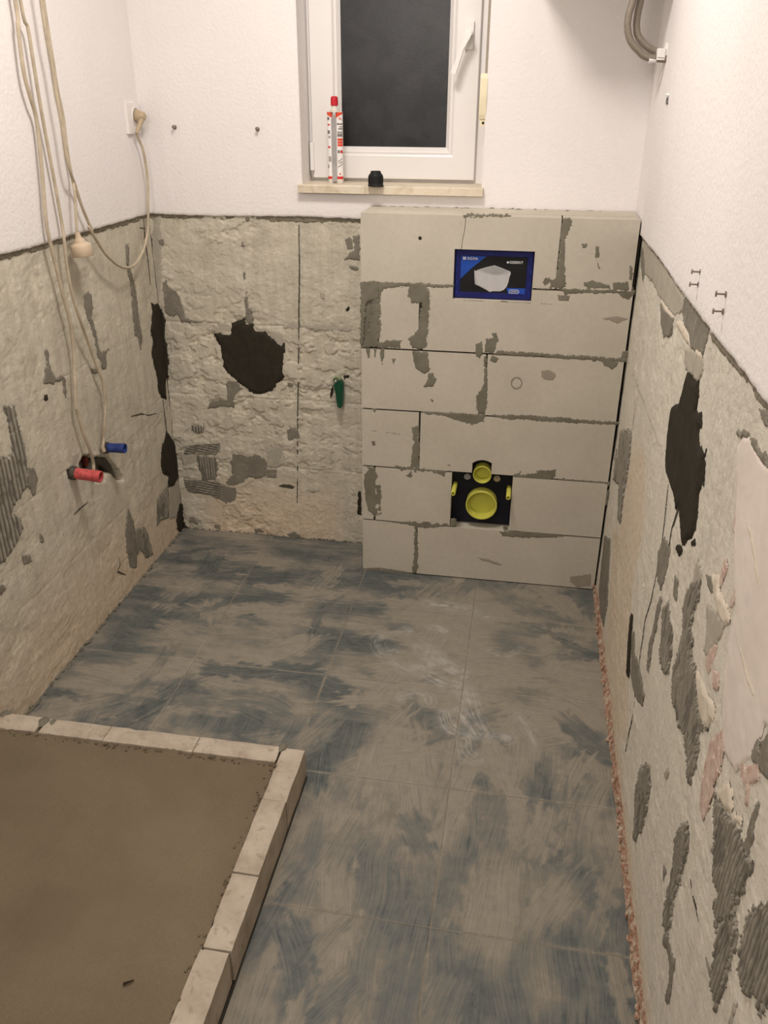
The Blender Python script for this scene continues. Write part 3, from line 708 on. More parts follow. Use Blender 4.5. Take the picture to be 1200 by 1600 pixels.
core(wr, [((W+.012, YB, -.1), (W+.25, .25, ztop))])
uR = np.concatenate([np.arange(YB, -2.3, .03), np.arange(-2.3, -1.0, .0030), np.arange(-1.0, -.15, .0045), np.arange(-.15, .012, .03), [.01]]); vR = np.arange(-.01, H1+.012, .0034)
wall_blocks(wr, 'R', uR, vR, [], [])
plaster(wr, 'R', np.concatenate([np.arange(YB, -2.3, .03), np.arange(-2.3, .004, .004)]), ztop, seed=2, thick=.009)
# grey mortar line left where the tiles ended
for par, pl, u0, u1, s in ((wl, 'L', -1.35, -.002, 0), (wb, 'B', .002, .75, 1), (wr, 'R', -2.25, -.2, 2)):
    uu = np.arange(u0, u1, .006)
    drop = .011 + .007*fbm(uu, uu*0, 14, 3, 4+s, .6) + .004*gn(uu*40, uu*0+.3, 6+s)
    if pl == 'R': drop = drop*.8
    drop = np.clip(drop, .002, .03)
    pts = [(a, H1+.006) for a in uu] + [(a, H1-d) for a, d in zip(uu[::-1], drop[::-1])]
    patch(pl, 'band', pts)
for pl, kd, pts in PATCHES:
    build_patch({'L': wl, 'B': wb, 'R': wr}[pl], pl, kd, pts)
# broken brick along the foot of the right wall
rnd = random.Random(5)
def lumps(name, n, fn, mat, parent, kind='stuff'):
    bm = bmesh.new()
    for i in range(n):
        c, s = fn(i)
        r = bmesh.ops.create_icosphere(bm, subdivisions=1, radius=1)
        q = Matrix.Rotation(rnd.random()*6.28, 3, Vector((rnd.random()-.5, rnd.random()-.5, rnd.random()-.5)).normalized())
        for v in r['verts']:
            co = v.co*(.75+.5*rnd.random()); co = q @ co
            v.co = Vector(c) + Vector((co.x*s[0], co.y*s[1], co.z*s[2]))
    return bm_obj(name, bm, mat, parent, smooth=False, kind=kind)
def brick_at(i):
    y = -.21 - i*(2.1/60) + rnd.uniform(-.02, .02)
    wv = .006 + .006*math.sin(y*9) + .004*math.sin(y*23)
    return (W-.006-rnd.random()*.006, y, rnd.uniform(.0, .024)), (rnd.uniform(.003, .006), rnd.uniform(.004, .010), rnd.uniform(.003, .007))
yy = np.arange(-2.3, -.195, .004); tt = np.linspace(0, 1, 7)
A, T = np.meshgrid(yy, tt, indexing='ij')
wd_ = .011 + .006*fbm(A[:, :1], A[:, :1]*0, 9, 3, 5) + 0*T
dz_ = .030 + .010*fbm(A[:, :1], A[:, :1]*0+2, 13, 3, 7)
jag = .0040*fbm(A, T*.03, 110, 3, 11, .7)*np.sin(np.pi*T)**.5 + .003*np.floor(2.5*fbm(A, T*.03, 40, 2, 3))/2*np.sin(np.pi*T)
vb = np.stack([W+.003 - (wd_+.003)*T**.8 - jag, A, dz_*(1-T)**.9 - .004*T + jag], -1).reshape(-1, 3)
o = mesh_np('broken_brick_edge', vb, grid_faces(len(yy), len(tt)), MAT['brick'], wr, False); o['label'] = 'broken red brick edge along the foot of the wall'
lumps('brick_rubble', 60, brick_at, MAT['brick'], wr)
def crumb_at(i):
    y = -.02 - rnd.random()*1.25
    return (rnd.uniform(.001, .010), y, rnd.uniform(0, .006)), (rnd.uniform(.002, .006), rnd.uniform(.003, .010), rnd.uniform(.002, .005))
lumps('mortar_crumbs', 90, crumb_at, MAT['smear'], wl)
def crumb_b(i):
    return (rnd.uniform(.02, .74), -rnd.uniform(.001, .008), rnd.uniform(0, .004)), (rnd.uniform(.003, .010), rnd.uniform(.002, .005), rnd.uniform(.002, .004))
lumps('mortar_crumbs', 40, crumb_b, MAT['smear'], wb)
box('wall_front', (-.25, YB-.15, -.1), (W+.25, YB, CEIL), MAT['plaster'])['kind'] = 'structure'
box('ceiling', (-.25, YB-.15, CEIL), (W+.25, .25, CEIL+.12), MAT['plaster'])['kind'] = 'structure'

# floor: tiles under a brushed coat of slurry
fl = empty('floor', (0, 0, 0), kind='structure', label='tiled floor brushed over with grey slurry')
box('floor_base', (-.25, YB-.15, -.15), (W+.25, .25, -.009), MAT['grey'], fl)
def floor_field(U, V):
    near0 = sstep(-.9, -1.1, V); an = np.where(near0 > .5, 1., 0.)
    cov = .50 + .6*fbm(U, V, 3.0, 3, 2) + .5*(an*fbm(U*1.7, V*.6, 7, 3, 11) + (1-an)*fbm(U*.6, V*1.7, 7, 3, 12)) + .25*np.exp(-(((U-1.12)/.28)**2 + ((V+.72)/.36)**2))
    s = np.where(near0 > .5, V, U); t = np.where(near0 > .5, U+.03*fbm(U, V, 4, 2, 3), V+.04*fbm(U, V, 3, 2, 5)); wh = np.zeros_like(U)
    rs = np.random.RandomState(21)
    def dab(cx, cy, a, L, wd, curve, val, strength, white=0, seed=0):
        dx, dy = U-cx, V-cy
        a_ = dx*math.cos(a)+dy*math.sin(a); b_ = -dx*math.sin(a)+dy*math.cos(a)
        b_ = b_ - curve*(a_*a_)
        edge = fbm(a_*2, b_*3, 12, 3, seed)*.035
        m = sstep(1.0, .65, np.abs(b_+edge)/(wd/2))*sstep(1.0, .72, np.abs(a_ + .05*gn(b_*70, b_*0, seed))/(L/2))
        stk = .5 + .5*gn(a_*3, b_*95, seed+1)
        k = m*strength*(.55+.6*np.clip(stk, 0, 1))
        k = np.clip(k, 0, 1)
        on = m > .12
        return k, on, a_, b_ + seed*.37
    for i in range(250):
        cx = rs.uniform(0, W); cy = -2.25*rs.rand()
        near = cy < -1.15
        if near: a = math.pi/2 + rs.normal(0, .22)
        elif cx < .8: a = rs.choice([0.1, .1, .1, 1.2]) + rs.normal(0, .3)
        else: a = rs.uniform(0, math.pi)
        L = rs.uniform(.12, .34); wd = rs.uniform(.035, .10)
        pb = .52 if near else .47
        if .85 < cx < 1.4 and -1.15 < cy < -.3: pb = .85
        val = rs.uniform(.70, .95) if rs.rand() < pb else rs.uniform(.05, .38)
        k, on, a_, b_ = dab(cx, cy, a, L, wd, rs.normal(0, .45 if near else .9), val, rs.uniform(.35, .85), seed=i)
        cov = cov*(1-k) + val*k
        s = np.where(on, a_, s); t = np.where(on, b_, t)
    def arc(pts, wd, st, seed):
        nonlocal wh, s, t
        P = [Vector((a, b, 0)) for a, b in pts]; Q = spline(P, 5); best = np.full(U.shape, 9.); al = 0*U; acc = 0
        for p, q in zip(Q, Q[1:]):
            e = q-p; l2 = e.length_squared+1e-9
            tt = np.clip(((U-p.x)*e.x+(V-p.y)*e.y)/l2, 0, 1); d = np.hypot(U-p.x-tt*e.x, V-p.y-tt*e.y)
            al = np.where(d < best, acc+tt*e.length, al); best = np.minimum(best, d); acc += e.length
        m = sstep(1, .1, best/(wd*.8))*st*np.clip(.6+1.2*fbm(U, V, 40, 3, seed), 0, 1)
        wh = np.maximum(wh, m); on = m > .1
        s = np.where(on, al, s); t = np.where(on, best+seed*.1, t)
    for k, (pts, wd, st) in enumerate(SWIRLS): arc(pts, wd, st, k)
    cov = .14 + .62*sstep(.16, .82, cov)
    return np.stack([cov, s+3, t+3, wh], -1)
SWIRLS = [
    ([(.886,-.583),(.877,-.633),(.903,-.681),(.935,-.669)], .045, .8), ([(.923,-.57),(.95,-.537),(.968,-.548)], .03, .6),
    ([(1.004,-.386),(1.078,-.388),(1.145,-.399),(1.196,-.424)], .05, .7), ([(1.023,-.517),(1.051,-.519),(1.069,-.53)], .03, .8),
    ([(1.018,-.635),(1.045,-.669),(1.044,-.72),(1.016,-.737)], .06, 1.), ([(1.053,-.668),(1.095,-.711),(1.142,-.745)], .06, .8),
    ([(1.050,-.768),(1.096,-.795),(1.148,-.809),(1.171,-.839)], .06, .9), ([(.985,-.872),(1.018,-.855),(1.054,-.86),(1.064,-.885)], .04, .8),
    ([(1.110,-.926),(1.128,-.974),(1.170,-.997),(1.223,-.998),(1.281,-.997)], .05, 1.), ([(1.162,-.818),(1.181,-.881),(1.199,-.941),(1.219,-.988)], .05, .9),
    ([(1.149,-.908),(1.173,-.946),(1.203,-.996)], .04, .9), ([(1.173,-1.026),(1.183,-1.072),(1.210,-1.094)], .05, .7), ([(1.311,-.901),(1.339,-.958),(1.359,-1.022)], .03, .6),
    ([(1.222,-.612),(1.268,-.63),(1.311,-.583)], .03, .5), ([(.944,-.725),(.989,-.754),(1.024,-.736)], .04, .5),
]
xj = [-.01, .357, .757, 1.153, W+.004]; yj = [.0, -.045, -.43, -.815, -1.200, -1.585, -1.975, -2.36, -2.75, -3.14, YB]
G = .005
gu = np.arange(-.01, W+.02, G); gv = np.arange(-2.42, .01, G)
FU, FV = np.meshgrid(gu, gv, indexing='ij'); FLD = floor_field(FU, FV)
def sample(U, V):
    i = np.clip(np.round((U-gu[0])/G).astype(int), 0, len(gu)-1); j = np.clip(np.round((V-gv[0])/G).astype(int), 0, len(gv)-1)
    return FLD[i, j]
rs = np.random.RandomState(3)
for i in range(4):
    for j in range(10):
        x0, x1 = xj[i]+.0008, xj[i+1]-.0008; y1, y0 = yj[j]-.0008, yj[j+1]+.0008
        st = G if y1 > -2.4 and not (x1 < .76 and y1 < -1.25) else .06
        u = np.linspace(x0, x1, max(2, int((x1-x0)/st)+1)); v = np.linspace(y0, y1, max(2, int((y1-y0)/st)+1))
        # tile edges drop into the joint
        u = np.concatenate([[u[0]], [u[0]+.0012], u[1:-1], [u[-1]-.0012], [u[-1]]]); v = np.concatenate([[v[0]], [v[0]+.0012], v[1:-1], [v[-1]-.0012], [v[-1]]])
        U, V = np.meshgrid(u, v, indexing='ij'); a = sample(U, V)
        h = .0007*(a[..., 0]-.5) + .0010*fbm(U, V, 5, 2, 8) + rs.uniform(-.0006, .0006) + .0006*a[..., 3]
        ed = np.minimum(np.minimum(U-x0, x1-U), np.minimum(V-y0, y1-V))
        h -= np.where(ed < .0006, .0014, 0)
        jn = sstep(.007, .0, ed)*sstep(-.3, .2, fbm(U, V, 6, 2, 9)); a[..., 0] = np.clip(a[..., 0] + jn*.25, 0, 1)
        mesh_np('floor_tile', place('F', U, V, h).reshape(-1, 3), grid_faces(len(u), len(v)), MAT['floor'], fl, True, {'brush': a.reshape(-1, 4)})
# slurry in the joints, nearly flush
bm = bmesh.new()
for x in xj[1:4]: add_box(bm, (x-.003, -2.5, -.006), (x+.003, 0, -.0006))
for y in yj[1:7]: add_box(bm, (0, y-.003, -.006), (W, y+.003, -.0007))
bm_obj('floor_joint', bm, MAT['grey'], fl)

# ------------------------------------------------------------------ window
wn = empty('window_1', ((WX0+WX1)/2, .10, WZ0), kind='structure', label='white plastic window with a dark obscured pane')
def ring(name, x0, x1, z0, z1, prof, mat, parent, bottom=None):
    """mitred frame; prof = (inset, y) pairs from the outer edge inwards"""
    bm = bmesh.new(); rings = []
    for d, y in prof:
        rings.append([bm.verts.new(c) for c in ((x0+d, y, z0+d), (x1-d, y, z0+d), (x1-d, y, z1-d), (x0+d, y, z1-d))])
    for A, B in zip(rings, rings[1:]):
        for i in range(4):
            j = (i+1) % 4; bm.faces.new((A[i], A[j], B[j], B[i]))
    return bm_obj(name, bm, mat, parent)
ring('frame', WX0-.005, WX1+.005, 1.252, WZ1+.005, [(0, .19), (0, .112), (.002, .110), (.060, .110), (.061, .112), (.061, .19)], MAT['pvc'], wn)
sh = ring('sash', .536, 1.054, 1.270, WZ1-.028, [(0, .16), (0, .094), (.0025, .090), (.068, .090), (.072, .092), (.075, .100), (.078, .098), (.083, .099), (.0955, .114), (.0955, .15)], MAT['pvc'], wn)
box('pane', (.622, .112, 1.350), (.968, .118, WZ1-.11), MAT['pane'], wn)
hx, hz = [(1.021,.09,1.667)][0][0], [(1.021,.09,1.667)][0][2]
ho = box('handle', (hx-.0125, .078, hz-.036), (hx+.0125, .092, hz+.036), MAT['pvc'], wn, bevel=.003)
LV = [(1.011,.045,1.671),(1.017,.045,1.674),(1.029,.045,1.674),(1.032,.045,1.669),(1.023,.045,1.652),(1.009,.045,1.629),(.988,.045,1.563),(.974,.045,1.570),(.986,.045,1.596),(1.006,.045,1.651)]
prism('lever', [(a, c) for a, b, c in LV], .036, .054, MAT['pvc'], ho, bevel=.003)
bm = bmesh.new(); add_lathe(bm, [(.010, 0), (.010, .035)], (hx, .045, hz+.004), (0, 1, 0), 16); bm_obj('spindle', bm, MAT['pvc'], ho, smooth=True)
hg = [(.537,.088,1.375),(.534,.088,1.293),(.534,.088,1.281)]
box('hinge', (hg[0][0]-.006, .082, hg[1][2]), (hg[0][0]+.006, .108, hg[0][2]), MAT['pvc'], wn, bevel=.003)
bm = bmesh.new(); add_lathe(bm, [(.004, 0), (.004, .012), (.0055, .012), (.0055, .020)], (hg[2][0]+.001, .088, hg[1][2]-.021), (0, 0, 1), 12)
bm_obj('hinge_pin', bm, MAT['chrome'], wn, smooth=True)
sl = prism('sill', [(-.034, 1.2365), (-.032, 1.2385-.0015), (-.032, 1.2565), (-.028, 1.2595), (.18, 1.2625), (.18, 1.2365)], .5165, 1.0905, MAT['sill'], wn, axis='x', bevel=0)
# roller blind strap and its winder
sw = empty('blind_strap_winder', (1.079, .03, 1.43), label='cream winder box of the blind strap on the right edge of the window opening', cat='strap winder')
zt, zb = 1.566, 1.447
prof = [(-.006, zb), (-.010, zb+.012), (-.013, zb+.04), (-.014, (zb+zt)/2), (-.013, zt-.04), (-.010, zt-.012), (-.006, zt), (.05, zt), (.05, zb)]
prism('box', prof, 1.0660, 1.0865, MAT['cream_pl'], sw, axis='x', bevel=.002)
box('mounting_plate', (1.069, -.003, 1.428), (1.0865, .045, zb), MAT['cream_pl'], sw, bevel=.001)
lathe('screw', [(.0035, 0), (.0035, .002), (.002, .003)], (1.079, -.003, 1.437), (0, -1, 0), MAT['black'], sw, 10)
box('strap', (1.0785, .010, zt), (1.0800, .034, WZ1), MAT['strap'], sw)
box('strap_guide', (1.0775, -.004, zt-.002), (1.0860, .040, WZ1), MAT['strap'], sw)

# ------------------------------------------------------------------ boxing of aerated concrete blocks in front of the toilet frame
bp = empty('block_boxing', (1.15, -D/2, 0), label='waist-high boxing of pale aerated concrete blocks below the window, with two openings', cat='block wall')
YF, YI, YW = -D, -D+.078, -.016                              # front face, inner face, wall side
XL, XR = .748, 1.5475
rb = random.Random(12)
def blk(poly, deep=False, name='concrete_block'):
    dy = rb.uniform(-.0012, .0012)
    return prism(name, poly, YF+dy, YW if deep else YI, MAT['block'], bp, bevel=.0018)
def rect(x0, x1, z0, z1): return [(x0, z0), (x1, z0), (x1, z1), (x0, z1)]
g = .0028
AX0, AX1, AZ0, AZ1 = 1.027, 1.259, .961, 1.106               # opening for the flush plate
PX0, PX1, PZ0, PZ1 = 1.048, 1.247, .203, .398                # opening for the pan connections
blk(rect(XL, .933, .004, .2-g), True); blk(rect(.939, XR, .004, .2-g))
blk(rect(XL, .786, .2+g, .4-g), True); blk(rect(.793, PX0, .2+g, .4-g)); blk(rect(PX1, XR, .2+g, .4-g))
blk(rect(XL, .934, .4+g, .6-g), True)
blk([(.940, .4+g), (1.113, .4+g), (1.113, .437), (1.128, .446), (1.145, .450), (1.160, .448), (1.176, .441), (1.176, .4+g), (XR, .4+g), (XR, .6-g), (.940, .6-g)])
blk(rect(XL, 1.136, .6+g, .8-g), True); blk(rect(1.142, XR, .6+g, .8-g))
blk(rect(.804, .926, .8+g, 1.-g), False)
box('concrete_block', (XL, YF+.075, .8+g), (.802, YW, 1.-g), MAT['block'], bp, bevel=.002)
blk([(.941, .8+g), (XR, .8+g), (XR, 1.-g), (AX1, 1.-g), (AX1, AZ0), (AX0, AZ0), (AX0, 1.-g), (.941, 1.-g)])
blk([(XL, 1.+g), (AX0, 1.+g), (AX0, AZ1), (1.046, AZ1), (1.049, 1.135), (1.054, 1.165), (1.055, 1.199), (XL, 1.2)], True)
blk([(1.0475, AZ1), (AX1, AZ1), (AX1, 1.+g), (1.324, 1.+g), (1.326, 1.199), (1.0565, 1.199), (1.0555, 1.165), (1.0505, 1.135)], True)
blk(rect(1.330, 1.5415, 1.+g, 1.199), True)
# thin-bed mortar behind the joints
bm = bmesh.new()
for z in (.2, .4, .6, .8, 1.0):
    for a, b in (((XL+.003, PX0-.002), (PX1+.002, XR-.003)) if z in (.2,) else (((XL+.003, 1.112), (1.178, XR-.003)) if z == .4 else (((XL+.003, AX0-.002), (AX1+.002, XR-.003)) if z == 1. else ((XL+.003, XR-.003),)))):
        add_box(bm, (a, YF+.009, z-.0032), (b, YI-.004, z+.0032))
for x, z0, z1 in ((.936, 0, .2), (.7895, .2, .4), (.937, .4, .6), (1.139, .6, .8), (.9335, .8, 1.), (1.328, 1., 1.197)):
    wdt = .0085 if x == .9335 else .0042
    add_box(bm, (x-wdt, YF+(.002 if x == .9335 else .009), z0+.004), (x+wdt, YI-.004, z1-.004))
o = bm_obj('joint_mortar', bm, MAT['joint'], bp, kind='stuff')
box('mortar_fill', (XL+.001, YF+.006, .8028), (.803, YF+.074, .9972), MAT['smear'], bp, bevel=.003)
bm = bmesh.new(); add_box(bm, (XL+.002, YF+.003, -.004), (XR, YI, .0045)); bm_obj('foot_joint', bm, MAT['joint'], bp)
box('side_joint', (XR-.002, YF+.014, 0), (W-.004, YF+.06, 1.15), MAT['joint'], bp)
box('top_mortar', (XL+.003, YF+.060, 1.199), (1.5405, -.0135, 1.2015), MAT['block'], bp)
PS = []
def SM(pts, k='smear'): PS.append((k, pts))
SM([(.748,1.001),(.801,1.006),(.802,.954),(.784,.949),(.763,.943),(.75,.801),(.747,.8)]); SM([(.784,.946),(.802,.954),(.801,.807),(.754,.801),(.78,.892)])
SM([(.801,1.003),(1.028,1.003),(1.025,.996),(.95,.993),(.959,.975),(.957,.907),(.952,.807),(.908,.804),(.896,.835),(.924,.86),(.936,.944),(.905,.947),(.89,.965),(.893,.993),(.821,.986),(.804,.969)])
SM([(.8,.819),(.837,.826),(.876,.83),(.869,.805),(.802,.802)])
SM([(.912,.797),(.955,.795),(.965,.736),(.949,.727),(.925,.742),(.913,.765)]); SM([(.961,.727),(.973,.73),(.985,.712),(.978,.688),(.946,.684),(.958,.699)])
SM([(1.330,1.198),(1.356,1.196),(1.354,1.179),(1.343,1.151),(1.344,1.103),(1.349,1.054),(1.357,1.012),(1.339,1.004),(1.275,1.000),(1.271,1.009),(1.307,1.046),(1.328,1.054),(1.329,1.117),(1.326,1.178)])
SM([(1.387,1.132),(1.404,1.133),(1.402,1.120),(1.392,1.120)]); SM([(1.426,1.126),(1.436,1.125),(1.442,1.096),(1.429,1.093)]); SM([(1.433,1.092),(1.449,1.061),(1.440,1.064)], 'smeard')
SM([(1.406,1.021),(1.430,1.030),(1.480,1.020),(1.481,1.009),(1.418,1.008)]); SM([(1.486,1.027),(1.528,1.029),(1.537,1.004),(1.489,1.008)]); SM([(1.332,1.005),(1.552,1.006),(1.553,1.001),(1.355,.99)])
SM([(1.497,1.),(1.553,1.001),(1.538,.979),(1.520,.984)]); SM([(1.527,1.081),(1.539,1.061),(1.544,1.005),(1.528,1.053)])
SM([(1.334,.986),(1.370,.984),(1.368,.969),(1.339,.969)], 'smeard')
SM([(1.104,.83),(1.121,.837),(1.126,.807),(1.118,.785),(1.106,.791)]); SM([(1.134,.847),(1.171,.852),(1.165,.825),(1.163,.805),(1.132,.804)]); SM([(1.149,.863),(1.163,.867),(1.169,.852),(1.158,.848)]); SM([(1.156,.797),(1.175,.786),(1.165,.774),(1.149,.781)])
SM([(1.163,.811),(1.410,.809),(1.564,.806),(1.562,.795),(1.411,.797),(1.163,.8)]); SM([(1.538,.828),(1.560,.828),(1.562,.809),(1.538,.809)]); SM([(1.481,.798),(1.536,.797),(1.517,.772),(1.494,.781)])
SM([(1.131,.792),(1.139,.792),(1.145,.689),(1.148,.621),(1.119,.619),(1.114,.655),(1.127,.688),(1.137,.705)]); SM([(1.115,.664),(1.148,.673),(1.148,.648),(1.140,.606),(1.124,.605)])
SM([(.762,.796),(.775,.796),(.771,.766)]); SM([(.788,.799),(.796,.799),(.791,.771)]); SM([(.807,.799),(.821,.799),(.814,.748)]); SM([(.845,.769),(.855,.77),(.85,.754)], 'smeard'); SM([(.967,.646),(.979,.642),(.976,.636)])
SM([(.801,1.003),(.809,1.003),(.807,.815),(.801,.807)], 'smear')
SM([(1.038,1.198),(1.074,1.204),(1.188,1.203),(1.160,1.196),(1.067,1.192)]); SM([(1.075,1.185),(1.089,1.182),(1.083,1.172)], 'smeard'); SM([(1.262,1.170),(1.275,1.167),(1.273,1.149),(1.266,1.149)], 'smeard')
SM([(1.470,.922),(1.512,.931),(1.542,.925),(1.515,.909)], 'damp')
SM([(.936,.603),(1.144,.602),(1.141,.581),(1.106,.566),(1.066,.576),(1.017,.59),(.961,.593)]); SM([(1.160,.606),(1.323,.611),(1.554,.604),(1.550,.595),(1.356,.593),(1.192,.594)])
SM([(.911,.547),(.934,.555),(.939,.402),(.909,.404),(.911,.444),(.918,.498)]); SM([(.781,.601),(.794,.6),(.791,.582)]); SM([(.777,.49),(.791,.491),(.794,.476),(.783,.471)])
SM([(.857,.409),(.916,.407),(1.032,.404),(1.027,.38),(1.,.388),(.933,.392),(.921,.369),(.896,.371)]); SM([(1.030,.428),(1.044,.427),(1.042,.418),(1.032,.418)], 'smeard')
SM([(.755,.36),(.768,.386),(.791,.389),(.807,.364),(.815,.31),(.814,.225),(.791,.213),(.768,.235),(.757,.296)]); SM([(.764,.396),(.794,.394),(.791,.386),(.773,.384)])
SM([(.825,.202),(.971,.212),(1.044,.214),(1.047,.201),(.972,.186),(.937,.188)]); SM([(1.052,.226),(1.069,.23),(1.070,.204),(1.053,.198)]); SM([(1.229,.219),(1.243,.22),(1.242,.204),(1.229,.204)])
SM([(1.245,.403),(1.260,.41),(1.279,.432),(1.270,.409),(1.320,.417),(1.323,.426),(1.382,.435),(1.382,.413),(1.362,.39),(1.343,.384),(1.286,.388)]); SM([(1.373,.404),(1.554,.403),(1.556,.392),(1.516,.391),(1.479,.375),(1.438,.385)])
SM([(1.515,.367),(1.554,.374),(1.556,.325),(1.543,.315),(1.533,.35)]); SM([(1.214,.194),(1.309,.204),(1.441,.2),(1.393,.189),(1.261,.177),(1.227,.181)])
SM([(.926,.196),(.936,.188),(.941,.12),(.943,.011),(.924,0),(.93,.109)]); SM([(1.376,.241),(1.385,.244),(1.384,.233),(1.379,.23)], 'smeard')
SM([(1.465,.044),(1.533,.063),(1.536,.017),(1.494,.005),(1.467,.024)], 'damp'); SM([(1.148,.089),(1.187,.085),(1.235,.068),(1.222,.065),(1.166,.078)], 'damp')
SM([(.749,.006),(.808,.015),(.924,.007),(.924,.001),(.749,-.007)], 'smeard')
SM([(1.307,.754),(1.333,.76),(1.353,.745),(1.343,.728),(1.321,.727),(1.310,.737)], 'damp')
for pts, w in (([(.746,.527),(.815,.525),(.904,.517)], .0042), ([(.746,.499),(.815,.497),(.877,.496)], .0038), ([(.746,.468),(.827,.467)], .0038), ([(.77,.459),(.77,.409)], .003), ([(1.004,.958),(1.146,.96),(1.322,.958)], .0014), ([(1.197,.597),(1.201,.572),(1.207,.548)], .0014), ([(1.319,.594),(1.322,.551),(1.325,.492)], .0014)):
    SM(thin(pts, w), 'crack')
SM([(.0045*math.cos(a)+[(.925,1.134)][0][0], .0045*math.sin(a)+[(.925,1.134)][0][1]) for a in [k*.7 for k in range(9)]], 'dark')
for k, pts in PS:
    build_patch(bp, 'P', k, pts, .0022)
cx, cz = [(1.235,.714)][0]                             # a pencilled ring on the third course
bm = bmesh.new(); n = 28
ra, rb_ = .0150, .0168
A = [[bm.verts.new((cx+r*math.cos(2*math.pi*i/n), YF-y, cz+r*1.1*math.sin(2*math.pi*i/n))) for i in range(n)] for r, y in ((ra, .0012), (ra, .0018), (rb_, .0018), (rb_, .0012))]
for P, Q in zip(A, A[1:]):
    for i in range(n): bm.faces.new((P[i], P[(i+1) % n], Q[(i+1) % n], Q[i]))
bm_obj('drawn_ring', bm, MAT['smear'], bp)
# ragged mortar on top of the boxing, against the plaster
def top_at(i):
    x = rnd.choice([rnd.uniform(.75, .86), rnd.uniform(1.0, 1.2), rnd.uniform(.75, 1.5)])
    return (x, -rnd.uniform(.016, .04), 1.2005), (rnd.uniform(.004, .014), .005, rnd.uniform(.002, .004))
lumps('mortar_crumbs', 26, top_at, MAT['smear'], bp)

# ------------------------------------------------------------------ toilet frame inside the boxing
cc = empty('toilet_frame', (1.15, -.06, 0), label='built-in toilet frame behind the blocks, with blue flush opening and yellow pipe caps', cat='toilet frame')
box('cistern', (.95, -.110, .45), (1.36, -.02, .955), MAT['tank'], cc, bevel=.01)
prism('back_panel', [(PX0+.001, PZ0+.001), (PX1-.001, PZ0+.001), (PX1-.001, PZ1+.004), (1.174, PZ1+.004), (1.174, .436), (1.115, .436), (1.115, PZ1+.004), (PX0+.001, PZ1+.004)], -.160, -.152, MAT['tank'], cc)
af = ring('access_frame', AX0+.0015, AX1-.0015, AZ0+.0015, AZ1-.0025, [(0, -.115), (0, YF+.020), (.003, YF+.018), (.017, YF+.018), (.0185, YF+.0205), (.0185, -.14)], MAT['blueframe'], cc)
bm = bmesh.new()
for z in (.975, 1.005, 1.04, 1.075):
    for x in (AX0+.0075, AX1-.0085):
        add_box(bm, (x, YF+.0170, z), (x+.0016, YF+.0185, z+.010))
bm_obj('frame_slots', bm, MAT['printblue'], af, kind='stuff')
CX0, CX1, CZ0, CZ1 = AX0+.0185, AX1-.0185, AZ0+.012, AZ1-.0205
yc = YF+.0195
cd_ = box('cover_card', (CX0, yc, AZ0+.004), (CX1, yc+.002, CZ1), MAT['card'], cc)
cw, chh = CX1-CX0, CZ1-CZ0
def cpt(u, v): return (CX0+u*cw, CZ1-v*(CZ1-AZ0-.004))
def c1(x, y):  # on the card: fractions of its width and height
    return cpt((x-275)/(990-275), (y-258)/(742-258))
def flat(name, pts, mat, lift, parent=None):
    return prism(name, [c1(*q) for q in pts], yc-lift, yc-lift+.0003, mat, parent or cd_)
flat('blue_corner', [(275,258),(550,258),(395,400),(275,530)], MAT['printblue'], .0004)
flat('blue_badge', [(785,615),(985,615),(985,700),(805,690)], MAT['printblue'], .0004)
flat('bowl_print', [(425,420),(440,430),(545,385),(640,358),(730,390),(815,425),(818,450),(805,500),(800,545),(785,600),(755,640),(715,658),(630,660),(610,670),(590,662),(560,635),(500,612),(440,585),(432,520)], MAT['bowl'], .0005)
flat('bowl_opening', [(455,418),(545,385),(640,358),(730,390),(812,428),(770,455),(700,470),(630,470),(560,455),(500,435)], MAT['bowl2'], .0008)
flat('bowl_shade', [(500,412),(640,368),(780,415),(740,440),(680,458),(620,458),(560,440)], MAT['bowl3'], .0010)
flat('bowl_side', [(432,470),(470,585),(560,625),(590,660),(500,612),(440,585)], MAT['bowl2'], .0008)
bm = bmesh.new()                                             # outlined pill on the badge
cxb, czb = c1(866, 656); n = 10
def pill(rx, rz):
    return [(cxb+(rx-rz)*(1 if math.cos(a) > 0 else -1)+rz*math.cos(a), czb+rz*math.sin(a)) for a in [math.pi*2*(i+.5)/24 for i in range(24)]]
O = [bm.verts.new((a, yc-.0008, b)) for a, b in pill(.0150, .0058)]; I = [bm.verts.new((a, yc-.0008, b)) for a, b in pill(.0138, .0046)]
for i in range(24): bm.faces.new((O[i], O[(i+1) % 24], I[(i+1) % 24], I[i]))
bm_obj('pill_outline', bm, MAT['printwhite'], cd_)
flat('pill_lettering', [(828,648),(905,648),(905,664),(828,664)], MAT['bowl3'], .0009)
for q in ([(297,272),(308,272),(308,304),(297,304)], [(312,272),(328,272),(328,304),(312,304)]):
    flat('emblem', q, MAT['printwhite'], .0008)
flat('emblem', [(770,308),(790,308),(790,330),(770,330)], MAT['printwhite'], .0008)
RX = (math.pi/2, 0, 0)
TW = .0315; px_, pz_ = c1(343, 303); text_obj('lettering', 'SIGMA', .0092, MAT['printwhite'], cd_, (px_, yc-.0007, pz_), RX, 1.10, .00014, width=TW)
TW = .0395; px_, pz_ = c1(797, 331); text_obj('lettering', 'GEBERIT', .0085, MAT['printwhite'], cd_, (px_, yc-.0007, pz_), RX, 1.10, .00014, width=TW)
def capped_pipe(name, x, z, r, y_front, y_back, mats):
    bm = bmesh.new()
    add_lathe(bm, [(r, y_back-y_front), (r, .004), (r*1.01, .0015), (r*.985, 0), (r*.93, 0), (r*.92, .002), (r*.90, .020), (r*.83, .0205), (r*.81, .034), (.0001, .034)], (x, y_front, z), (0, 1, 0), 40, False)
    return bm_obj(name, bm, mats, cc, smooth=True)
